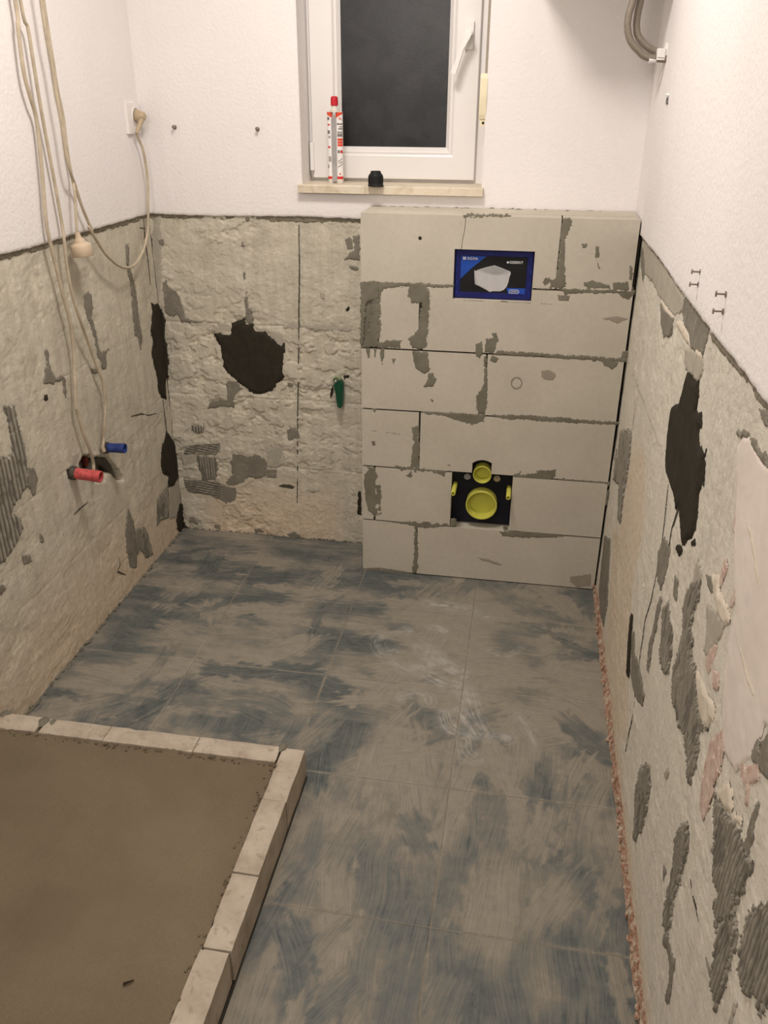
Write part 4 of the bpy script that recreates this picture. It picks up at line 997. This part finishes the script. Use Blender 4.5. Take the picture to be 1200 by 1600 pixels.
(dx, dz), (ix, iz) = (1.149, .285), (1.149, .412)
DP = [(1.150,-.196,.284)][0]; IP = [(1.147,-.196,.395)][0]
capped_pipe('drain_pipe_cap', DP[0], DP[2], .0515, -.196, -.156, MAT['yellow'])
capped_pipe('inlet_pipe_cap', IP[0], IP[2], .0300, -.196, -.156, MAT['yellow'])


for q0, q1 in (([(1.059,-.125,.352)][0], [(1.058,-.243,.342)][0]), ([(1.235,-.125,.349)][0], [(1.237,-.243,.342)][0])):
    e = Vector(q1); s0 = Vector((q1[0], -.156, q1[2]))
    bm = bmesh.new(); add_lathe(bm, [(.0078, 0), (.0078, .086), (.0070, .0875), (.0045, .0875), (.0045, .075), (.0001, .075)], s0, (0, -1, 0), 16, False)
    bm_obj('bolt_sleeve', bm, MAT['yellow'], cc, smooth=True)
for q, m in (([(1.097,-.162,.372)][0], 'bowl3'), ([(1.195,-.162,.372)][0], 'plug')):
    lathe('plate_screw', [(.011, 0), (.011, .003), (.006, .004), (.006, .009), (.0001, .009)], q, (0, -1, 0), MAT[m], cc, 16)

# ------------------------------------------------------------------ shower base in the corner
KZ, KX, KY = .090, .803, -1.222                              # kerb top, outer right face, outer far face
kw = .053
sb = empty('shower_base', (.4, -2., 0), label='raised shower base of grey-brown screed framed by pale aerated concrete kerbs', cat='shower base')
def kerb(x0, x1, y0, y1, top, tilt=0, seed=0):
    bm = bmesh.new(); L = x1-x0 > y1-y0
    nu = max(2, int((x1-x0)/.012)); nv = max(2, int((y1-y0)/.012))
    U, V = np.meshgrid(np.linspace(x0, x1, nu+1), np.linspace(y0, y1, nv+1), indexing='ij')
    ex = np.minimum(np.minimum(U-x0, x1-U), np.minimum(V-y0, y1-V))
    chip = sstep(.25, .6, fbm(U, V, 30, 3, seed+2))*sstep(.015, 0, ex)*.006
    Z = top - .004*sstep(.010, .0, ex) - chip + .0010*fbm(U, V, 25, 3, seed)
    dx = .0022*fbm(U, V, 22, 2, seed+5)
    idx = np.arange((nu+1)*(nv+1)).reshape(nu+1, nv+1)
    vs = [bm.verts.new((a, b, c)) for a, b, c in zip((U+np.where(ex < 1e-6, dx*.6, 0)).ravel(), (V+np.where(ex < 1e-6, dx*.6, 0)).ravel(), Z.ravel())]
    for i in range(nu):
        for j in range(nv): bm.faces.new([vs[idx[i, j]], vs[idx[i+1, j]], vs[idx[i+1, j+1]], vs[idx[i, j+1]]])
    per = list(idx[:, 0]) + list(idx[-1, 1:]) + list(idx[::-1, -1][1:]) + list(idx[0, ::-1][1:-1])
    lo = [bm.verts.new((vs[i].co.x, vs[i].co.y, .001)) for i in per]
    for k in range(len(per)):
        m = (k+1) % len(per); bm.faces.new([vs[per[k]], lo[k], lo[m], vs[per[m]]])
    bm.faces.new(lo[::-1])
    return bm_obj('kerb_block', bm, MAT['kerb'], sb, smooth=True, angle=math.radians(50))
ky = [KY, -1.392, -1.594, -1.766, -2.36, -2.9]
for k in range(5):
    o_ = .004 if k == 3 else 0
    kerb(KX-kw-.002-(.004 if k >= 3 else 0), KX-(.003 if k >= 3 else 0), ky[k+1]+.0012+(.002 if k == 2 else 0), ky[k]-.0012, KZ+rb.uniform(-.0015, .0015)-(.002 if k == 3 else 0), seed=k)
kx = [KX-kw-.006, .538, .306, .128, .004]
for k in range(4):
    kerb(kx[k+1]+.001+(.008 if k == 2 else 0), kx[k]-.001, KY-kw, KY, KZ+rb.uniform(-.0015, .001), seed=k+8)
u = np.concatenate([np.arange(.002, KX-kw+.002, .006)]); v = np.concatenate([np.arange(-2.9, -2.0, .03), np.arange(-2.0, KY-kw+.008, .006)])
U, V = np.meshgrid(u, v, indexing='ij')
de = np.minimum(KX-kw-U, KY-kw-V)
Zs = KZ-.010 + .0022*fbm(U, V, 3, 3, 3) + .0009*fbm(U, V, 24, 3, 6) - .004*sstep(.020, .0, de)*sstep(-.1, .4, fbm(U, V, 40, 3, 9)) + .006*sstep(.010, 0, de)*sstep(.05, .35, fbm(U, V, 26, 2, 4))
mesh_np('screed', np.stack([U, V, Zs], -1).reshape(-1, 3), grid_faces(len(u), len(v)), MAT['screed'], sb)
def scr(i):
    if i % 2: return (KX-kw-rnd.uniform(0, .02)*rnd.random()-.003, -rnd.uniform(1.29, 2.2), KZ-.009), (rnd.uniform(.0015, .004), rnd.uniform(.002, .005), .003)
    return (rnd.uniform(.05, KX-kw), KY-kw-rnd.uniform(0, .02)*rnd.random()-.003, KZ-.009), (rnd.uniform(.002, .005), rnd.uniform(.0015, .004), .003)
lumps('screed_crumbs', 170, scr, MAT['screed'], sb)
for q, s in (([(.747,-1.217),(.751,-1.209),(.762,-1.222)][0], .010), ([(.13,-1.230)][0], .014), ([(.156,-1.231)][0], .009), ([(.02,-1.225)][0], .015)):
    bm = bmesh.new(); r = bmesh.ops.create_icosphere(bm, subdivisions=2, radius=1)
    for vv in r['verts']:
        f = .8+.35*rnd.random(); vv.co = Vector((q[0]+vv.co.x*s*f, q[1]-.006+vv.co.y*s*1.5*f, KZ-.004+vv.co.z*.006*f))
    bm_obj('mortar_lump', bm, MAT['smear'], sb, smooth=True)
bm = bmesh.new(); add_box(bm, (KX-kw, -2.9, -.003), (KX+.0035, KY, .0025)); add_box(bm, (0, KY-kw, -.003), (KX, KY+.003, .0025))
bm_obj('foot_joint', bm, MAT['joint'], sb)
q = [(.642,-1.852,.083)][0]
bm = bmesh.new(); add_tube(bm, spline([(q[0]-.007, q[1]-.004, q[2]+.001), (q[0], q[1], q[2]+.002), (q[0]+.008, q[1]+.006, q[2]+.001)], 4), lambda t: .0022*(1.2-t*.6), 6)
tag(bm_obj('wood_splinter', bm, MAT['wood'], smooth=True), 'tiny dark splinter lying on the brown screed', 'splinter')

# ------------------------------------------------------------------ red and blue pipe plugs, the hole between them
def pipe_plug(name, mat, y, z, label, L=.078, r=.0150, dirn=(1, 0, 0)):
    e = empty(name, (0, y, z), label=label, cat='pipe plug', group='pipe plugs on the left wall')
    bm = bmesh.new()
    add_lathe(bm, [(r*.96, -.02), (r, .0), (r, L*.55), (r*.97, L*.57), (r*1.02, L*.62), (r*1.04, L), (r*.84, L), (r*.80, L-.022), (.0001, L-.023)], (0, y, z), dirn, 28, False)
    bm_obj('plug_body', bm, mat, e, smooth=True)
    lathe('collar', [(r*1.0, -.02), (r*1.25, -.002), (r*1.2, .010), (r*1.0, .012)], (0, y, z), dirn, MAT['pipe_dark'], e, 20)
    return e
R0 = [(0,-.704,.531)][0]; B0 = [(0,-.502,.53)][0]
pipe_plug('pipe_plug', MAT['red'], R0[1], R0[2], 'dusty red cylindrical pipe plug sticking out of the left wall', .085, .0165, (.98, .05, -.09))
pipe_plug('pipe_plug', MAT['blue'], B0[1], B0[2], 'dusty blue cylindrical pipe plug sticking out above the wall hole', .066, .0145, (.99, .02, .02))
hc = np.array(HOLE).mean(0)
pe = empty('wall_fitting', (0, hc[0], hc[1]), label='dark elbow pipe fitting deep in the hole between the two pipe plugs', cat='pipe fitting')
EL = [(-.030, a, b) for a, b in [(-.587,.454),(-.564,.494),(-.518,.498),(-.471,.462),(-.442,.396)]]
tube('elbow', EL, .016, MAT['pipe_dark'], pe, 14, 6)
tube('pipe', [(-.032, a, b) for a, b in [(-.644,.544),(-.63,.522),(-.621,.485)]], .017, MAT['pipe_dark'], pe, 12, 6)
tube('rust_pipe', [(-.03, a, b) for a, b in [(-.577,.528),(-.578,.5)]], .010, simple('rusty_red_pipe', (.16, .03, .018), .7, var=.5), pe, 10, 4)

# ------------------------------------------------------------------ cables
def cable(pts, r, name, parent, mat='cable'): return tube(name, pts, r, MAT[mat], parent, 8, 7)
TOPZ = 2.05
def up(p): return (p[0]+.01, p[1]-.01, TOPZ)
k1 = [(.03,-.652,1.698),(.03,-.66,1.642),(.03,-.667,1.554),(.03,-.657,1.499)] + [(.026,-.638,1.448),(.026,-.649,1.342),(.026,-.668,1.223)] + [(.025,-.667,1.179),(.025,-.655,1.096),(.025,-.644,1.023),(.025,-.63,.952)] + [(.02,-.626,.875),(.02,-.642,.802),(.02,-.663,.719),(.02,-.66,.703),(.02,-.645,.631),(.02,-.626,.576)] + [(.012,-.605,.524),(.012,-.61,.498)] + [(-.01,-.583,.451)]
cb = empty('power_cable', (0, k1[-1][1], k1[-1][2]), label='beige cable hanging down the left wall into the hole behind the red plug', cat='cable', group='hanging beige cables')
cable([up(k1[0])] + k1, .0049, 'sheath', cb)
wr_ = [(.006,-.611,.459),(.006,-.619,.44),(.006,-.621,.424)]
tube('loose_wire', wr_, .0016, MAT['strap'], cb, 6, 4)
k2 = [(.03,-.631,1.700),(.03,-.618,1.645),(.03,-.617,1.591),(.03,-.617,1.504)] + [(.026,-.606,1.409),(.026,-.599,1.304),(.026,-.595,1.199)] + [(.03,-.604,1.153),(.03,-.61,1.084),(.03,-.605,1.016),(.03,-.582,.936)] + [(.02,-.535,.851),(.02,-.516,.795),(.02,-.492,.731),(.02,-.499,.653),(.02,-.492,.678),(.02,-.519,.617)] + [(.01,-.52,.567),(.01,-.533,.541)] + [(-.01,-.503,.517)]
cb = empty('power_cable', (0, k2[-1][1], k2[-1][2]), label='beige cable ending in the wall beside the blue plug', cat='cable', group='hanging beige cables')
cable([up(k2[0])] + k2, .0043, 'sheath', cb)
lathe('cable_end', [(.006, -.012), (.006, .002), (.0045, .010)], k2[-2], (-.2, 0, 1), MAT['cable'], cb, 10)
k3 = [(.024,-.514,1.711),(.024,-.514,1.647),(.024,-.512,1.578),(.024,-.511,1.515),(.024,-.503,1.456),(.024,-.507,1.375),(.024,-.505,1.312)] + [(.04,-.53,1.272),(.04,-.54,1.219),(.04,-.548,1.180)]
cn = [(.04,-.549,1.170),(.04,-.566,1.117)]
ec = empty('extension_cable', cn[1], label='beige cable ending in a hanging peach coupling socket', cat='cable', group='hanging beige cables')
cable([up(k3[0])] + k3 + [cn[0]], .0040, 'sheath', ec)
# coupling: strain relief, bell and flat rim
ax = Vector((.10, .06, -1)).normalized(); c0 = Vector(cn[0])
bm = bmesh.new(); add_lathe(bm, [(.0055, -.002), (.0075, .006), (.0080, .010), (.0105, .014), (.0125, .020)], c0, ax, 18); bm_obj('strain_relief', bm, MAT['coupling'], ec, smooth=True)
bm = bmesh.new(); add_lathe(bm, [(.012, .014), (.0150, .019), (.0160, .024), (.0265, .030), (.0280, .033), (.0280, .058), (.0265, .060), (.0225, .060), (.022, .046), (.0001, .046)], c0, ax, 26, False); bm_obj('coupling_body', bm, MAT['coupling'], ec, smooth=True)
k4 = [(.044,-.563,1.706),(.044,-.564,1.644),(.044,-.558,1.576),(.044,-.557,1.510),(.044,-.553,1.447),(.044,-.554,1.377),(.044,-.546,1.326)] + [(.03,-.505,1.286),(.03,-.484,1.230),(.03,-.449,1.164)] + [(.04,-.482,1.177),(.04,-.445,1.134),(.04,-.406,1.093),(.04,-.351,1.057),(.04,-.294,1.036)] + [(.034,-.216,1.032),(.034,-.152,1.059),(.034,-.112,1.095),(.034,-.088,1.133)] + [(.034,-.071,1.193),(.034,-.055,1.256),(.034,-.054,1.306),(.034,-.063,1.355)] + [(.03,-.074,1.383),(.03,-.087,1.401)]
xc = empty('extension_cable', k4[-1], label='beige cable looping up from the left wall to the plug in the wall socket', cat='cable', group='hanging beige cables')
cable([up(k4[0])] + k4, .0043, 'sheath', xc)

sy0, sy1, sz0, sz1 = -.111, -.026, 1.400, 1.484
ws = empty('wall_socket', (.010, (sy0+sy1)/2, (sz0+sz1)/2), label='white wall socket with the beige plug in it, left of the corner', cat='socket')
box('cover_plate', (.0095, sy0, sz0), (.0185, sy1, sz1), MAT['socket'], ws, bevel=.003)
bm = bmesh.new(); yc_, zc_ = (sy0+sy1)/2+.012, (sz0+sz1)/2+.006
add_lathe(bm, [(.026, .0), (.026, .003), (.0225, .003), (.0215, -.004), (.0001, -.004)], (.0185, yc_, zc_), (1, 0, 0), 28, False); bm_obj('socket_insert', bm, MAT['socket'], ws, smooth=True)
bm = bmesh.new(); add_lathe(bm, [(.0180, 0), (.0185, .003), (.0185, .008), (.0150, .018), (.0115, .027), (.0085, .029), (.0001, .029)], (.021, yc_, zc_), (1, 0, 0), 26, False)
pb_ = bm_obj('plug', bm, MAT['plug'], xc, smooth=True)
e0 = Vector((.041, yc_, zc_-.002)); e1 = Vector(k4[-1])
bm = bmesh.new(); add_tube(bm, [e0, e0.lerp(e1, .35), e0.lerp(e1, .7), e1], lambda t: .0095*(1-t)+.0052*t, 12); bm_obj('strain_relief', bm, MAT['plug'], xc, smooth=True)

# ------------------------------------------------------------------ small things fixed to the walls
def wall_screw(x, z, label):
    e = empty('wall_screw', (x, -.010, z), label=label, cat='screw', group='screws left in the back wall')
    lathe('dowel', [(.0065, -.004), (.0065, .0015), (.004, .002)], (x, -.010, z), (0, -1, 0), MAT['printgrey'], e, 12)
    lathe('screw_shank', [(.0026, 0), (.0026, .010), (.0052, .012), (.0055, .0145), (.003, .016)], (x, -.010, z), (.15, -1, .1), MAT['dull'], e, 12)
q = [(.123,1.417),(.391,1.414)]
wall_screw(*q[0], 'small steel screw in the white back wall, near the plugged wall socket')
wall_screw(*q[1], 'small steel screw in the white back wall, near the window')
def stud(y, z, label):
    e = empty('wall_stud', (W-.009, y, z), label=label, cat='wall stud', group='studs above the stripped band of the right wall')
    lathe('shank', [(.0014, 0), (.0014, .015)], (W-.009, y, z), (-1, 0, 0), MAT['dull'], e, 8)
    lathe('washer', [(.0048, 0), (.0048, .0015)], (W-.009, y, z), (-1, 0, 0), MAT['dull'], e, 12)
    lathe('head', [(.0044, .0140), (.0048, .0144), (.0044, .0156), (.002, .0160)], (W-.009, y, z), (-1, 0, 0), MAT['dull'], e, 12)
q = [(1.545,-1.144,1.223),(1.545,-1.144,1.201),(1.545,-1.370,1.229),(1.545,-1.371,1.203)]
for (a, y, z), l in zip(q, ('upper stud of the pair nearer the block boxing', 'lower stud of the pair nearer the block boxing', 'upper stud of the pair farther from the block boxing', 'lower stud of the pair farther from the block boxing')):
    stud(y, z, 'small steel ' + l)
q = [(1.545,-.389,1.496)][0]
e = empty('wall_dowel', (W-.009, q[1], q[2]), label='broken dowel hole with chips in the right wall below the hoses', cat='dowel')
lathe('dowel_rim', [(.008, 0), (.0075, .003), (.005, .003), (.0045, -.002), (.0001, -.002)], (W-.009, q[1], q[2]), (-1, 0, 0), MAT['printgrey'], e, 14, cap=False)
lathe('dowel_core', [(.004, 0), (.0035, .007), (.001, .008)], (W-.009, q[1]-.012, q[2]+.012), (-1, .2, .3), MAT['enamel'], e, 10)
lathe('dowel_chip', [(.0035, 0), (.003, .004)], (W-.009, q[1]-.014, q[2]-.004), (-1, 0, 0), MAT['printgrey'], e, 8)
# hoses to the water heater
def hose(pts, fit, label):
    e = empty('flexible_hose', fit, label=label, cat='hose', group='braided hoses to the water heater')
    tube('braid', [(pts[0][0]+.005, pts[0][1], 1.800)] + pts + [fit], .0088, MAT['hose'], e, 14, 8)
    d = Vector(fit)-Vector(pts[-1]); d.normalize()
    lathe('ferrule', [(.0098, -.012), (.0102, -.010), (.0102, .012), (.0095, .013)], Vector(fit)-d*.004, d, MAT['hose'], e, 16)
    lathe('nut', [(.0115, 0), (.0125, .002), (.0125, .014), (.011, .016)], Vector(fit)+d*.008, d, MAT['chrome'], e, 6, smooth=False)
h1 = [(1.468,-.225,1.722),(1.465,-.225,1.694),(1.465,-.225,1.668),(1.472,-.225,1.644),(1.493,-.225,1.623),(1.518,-.225,1.610)]; h2 = [(1.448,-.246,1.720),(1.442,-.246,1.690),(1.442,-.246,1.663),(1.453,-.246,1.633),(1.475,-.246,1.611),(1.498,-.246,1.596)]
F1 = [(1.546,-.225,1.605)][0]; F2 = [(1.538,-.246,1.593)][0]
hose(h1, F1, 'inner one of two grey braided hoses curving up from the right wall')
hose(h2, F2, 'outer one of two grey braided hoses curving up from the right wall')
av = empty('angle_valve', (W-.009, -.228, F1[2]), label='white double outlet on the right wall where both hoses end', cat='valve')
av_x = W-.009
box('outlet_body', (av_x-.024, -.256, F1[2]-.016), (av_x-.004, -.212, F1[2]+.010), MAT['enamel'], av, bevel=.006)
lathe('rosette', [(.026, -.001), (.026, .003), (.018, .006)], (av_x, -.228, F1[2]-.002), (-1, 0, 0), MAT['enamel'], av, 24)
lathe('spout', [(.0075, 0), (.0075, .020)], (av_x-.022, -.246, F2[2]-.002), (-1, -.1, -.1), MAT['enamel'], av, 12)
# the heater hangs just above the frame; both hoses run up to it
wh = empty('water_heater', (1.37, -.17, 1.80), label='white water heater that both braided hoses run up to', cat='water heater')
box('tank', (1.20, -.32, 1.80), (1.535, -.011, 2.36), MAT['enamel'], wh, bevel=.03, smooth=True)
lathe('knob', [(.022, 0), (.020, .016), (.008, .018)], (1.30, -.32, 1.90), (0, -1, 0), MAT['socket'], wh, 20)
# green stopcock handle
q = [(.625,.632),(.63,.531)]
tp = empty('stopcock', (q[0][0], 0, q[0][1]), label='green lever stopcock sticking out of the stripped back wall, beside the boxing', cat='stopcock')
lathe('stub', [(.0150, -.010), (.0150, .018), (.0125, .020), (.0115, .018), (.0105, .010), (.0001, .010)], (q[0][0], 0, q[0][1]), (0, -1, 0), MAT['paleg'], tp, 24, cap=False)
lathe('spindle', [(.0045, 0), (.0045, .026), (.002, .028)], (q[0][0]-.002, 0, q[0][1]-.002), (0, -1, 0), MAT['chrome'], tp, 12)
lv = [(.617,-.03,.62),(.631,-.03,.634),(.646,-.03,.637),(.652,-.03,.625),(.651,-.03,.602),(.649,-.03,.568),(.646,-.03,.545),(.641,-.03,.539),(.633,-.03,.539),(.629,-.03,.544),(.626,-.03,.567),(.624,-.03,.588)]
prism('lever', [(a, c) for a, b, c in lv], -.034, -.018, MAT['green'], tp, bevel=.003)
rg_ = [(.603,-.02,.57),(.607,-.02,.596),(.612,-.02,.613)]
tube('wire_clip', rg_, .002, MAT['wood'], tp, 6, 5)

# ------------------------------------------------------------------ on the window sill
def arcpatch(bm, cx, cy, r, a0, a1, z0, z1, n=8):
    A = [[bm.verts.new((cx+r*math.sin(a), cy-r*math.cos(a), z)) for a in [a0+(a1-a0)*i/n for i in range(n+1)]] for z in (z0, z1)]
    for i in range(n): bm.faces.new((A[0][i], A[0][i+1], A[1][i+1], A[1][i]))
SZ = 1.2605
cq = [(.609,.03,1.258),(.638,.03,1.258)]
xa, xb, yk = cq[0][0], cq[1][0], .035
ct = empty('cartridge', ((xa+xb)/2, yk, SZ), label='white and red two-part mortar cartridge with a red cap standing on the window sill', cat='cartridge')
ra_, rb2 = .0088, .0108
Hb = .204
for nm, x, r in (('narrow_tube', xa, ra_), ('wide_tube', xb, rb2)):
    lathe(nm, [(r*.96, 0), (r, .002), (r, .012), (r*.985, .013), (r*.985, Hb-.004), (r*.9, Hb)], (x, yk, SZ), (0, 0, 1), MAT['opaque'], ct, 28)
def lab(name, mat, which, a0, a1, z0, z1, lift=.0002):
    bm = bmesh.new(); x, r = (xa, ra_) if which == 'a' else (xb, rb2)
    arcpatch(bm, x, yk, r+lift, a0, a1, SZ+z0, SZ+z1); return bm_obj(name, bm, MAT[mat], ct, smooth=True)
lab('label', 'white', 'a', -1.7, 1.3, .013, Hb-.003, .0001); lab('label', 'white', 'b', -1.2, 1.7, .013, Hb-.003, .0001)
box('gap_strip', (xa+ra_*.55, yk-.0075, SZ+.004), (xb-rb2*.55, yk+.004, SZ+Hb-.02), MAT['slot'], ct)
def zc(y): return (1180-y)/(1180-265)*Hb+.0
for w, a0, a1, ya, yb_, m in (('a', -1.3, .75, 1125, 1090, 'redprint'), ('b', -.75, 1.3, 1125, 1090, 'redprint'),
    ('a', -.75, .2, 440, 422, 'redprint'), ('a', -.7, .2, 725, 702, 'redprint'), ('a', -.9, 0, 372, 335, 'printgrey'), ('a', -.8, .1, 545, 500, 'printgrey'), ('a', -.5, .3, 600, 570, 'slot'), ('a', -.5, .4, 900, 830, 'slot'), ('a', -.9, -.4, 985, 940, 'printgrey'),
    ('b', -.55, 1.2, 432, 412, 'printgrey'), ('b', .1, 1.2, 462, 450, 'printgrey'), ('b', -.1, 1.2, 490, 472, 'printgrey'), ('b', -.45, 1.2, 545, 512, 'slot'), ('b', -.45, 1.2, 580, 548, 'printgrey'), ('b', -.4, 1.3, 632, 600, 'orange'), ('b', -.4, 1.3, 668, 638, 'orange'), ('b', -.4, 1.3, 702, 673, 'orange'),
    ('b', -.4, .25, 788, 752, 'printgrey'), ('b', .4, 1.1, 788, 752, 'redprint'), ('b', .05, .4, 1070, 1045, 'redprint'), ('b', .45, 1.2, 365, 335, 'redprint') if 0 else ('b', .9, 1.25, 790, 770, 'redprint')):
    lab('label_print', m, w, a0, a1, zc(ya), zc(yb_), .00035)
for (a0, a1, y0, y1) in ((-.35, .9, 900, 858), (-.1, 1.0, 920, 895), (-.3, 1.0, 970, 925)):
    bm = bmesh.new(); P = []
    for k in range(7):
        a = a0+(a1-a0)*k/6; z = SZ+zc(y0+(y1-y0)*k/6); r = rb2+.0004
        P.append([bm.verts.new((xb+r*math.sin(a), yk-r*math.cos(a), z+dz)) for dz in (-.0012, .0012)])
    for A, B in zip(P, P[1:]): bm.faces.new((A[0], B[0], B[1], A[1]))
    bm_obj('label_print', bm, MAT['printgrey'], ct)
xm = (xa+xb)/2
bm = bmesh.new()                                             # red chevron at the shoulders
for w, a0, a1 in (('a', -1.4, 1.0), ('b', -1.0, 1.4)):
    x, r = (xa, ra_+.0004) if w == 'a' else (xb, rb2+.0004); P = []
    for k in range(9):
        a = a0+(a1-a0)*k/8; t = k/8 if w == 'a' else 1-k/8
        top = SZ+zc(275); lowv = SZ+zc(290+60*t)
        P.append([bm.verts.new((x+r*math.sin(a), yk-r*math.cos(a), z)) for z in (lowv, top)])
    for A, B in zip(P, P[1:]): bm.faces.new((A[0], B[0], B[1], A[1]))
bm_obj('red_chevron', bm, MAT['orange'], ct, smooth=True)
text_obj('lettering', 'fis', .0105, MAT['redprint'], ct, (xb+.0005, yk-rb2-.0012, SZ+zc(368)), (math.pi/2, 0, .35), 1, .0001)
bm = bmesh.new(); add_lathe(bm, [(.0150, 0), (.0145, .006), (.0100, .010), (.0085, .013), (.0085, .020)], (xm, yk, SZ+Hb-.002), (0, 0, 1), 24)
bm_obj('shoulder', bm, MAT['opaque'], ct, smooth=True)
bm = bmesh.new()
zz = SZ+Hb+.0155; prof = [(.0102, 0), (.0112, .001), (.0112, .018), (.0100, .0235), (.0070, .026), (.0001, .0262)]
ringv = []
for r, d in prof:
    ringv.append([bm.verts.new((xm+(r*(1 if i % 2 else .955 if r > .005 else 1))*math.cos(2*math.pi*i/32), yk+(r*(1 if i % 2 else .955 if r > .005 else 1))*math.sin(2*math.pi*i/32), zz+d)) for i in range(32)])
for A, B in zip(ringv, ringv[1:]):
    for i in range(32): bm.faces.new((A[i], A[(i+1) % 32], B[(i+1) % 32], B[i]))
bm.faces.new(ringv[0][::-1])
bm_obj('cap', bm, MAT['red2'], ct, smooth=True)
q = [(.765,-.041,1.260)][0]
kp = empty('rubber_cap', (q[0], q[1], SZ), label='small black ribbed plastic cap standing on the window sill', cat='cap')
lathe('cap_body', [(.0240, 0), (.0245, .002), (.0225, .004), (.0220, .008), (.0220, .028), (.0215, .031), (.0160, .037), (.0155, .0415), (.0140, .0425), (.0125, .040), (.0001, .040)], (q[0], q[1], SZ), (0, 0, 1), MAT['black_rubber'], kp, 36)
bm = bmesh.new()
for k in range(24):
    a = 2*math.pi*k/24; bm2 = (q[0]+math.cos(a)*.0221, q[1]+math.sin(a)*.0221)
    add_lathe(bm, [(.0011, 0), (.0011, .020)], (bm2[0], bm2[1], SZ+.007), (0, 0, 1), 6)
bm_obj('grip_ribs', bm, MAT['black'], kp, smooth=True)
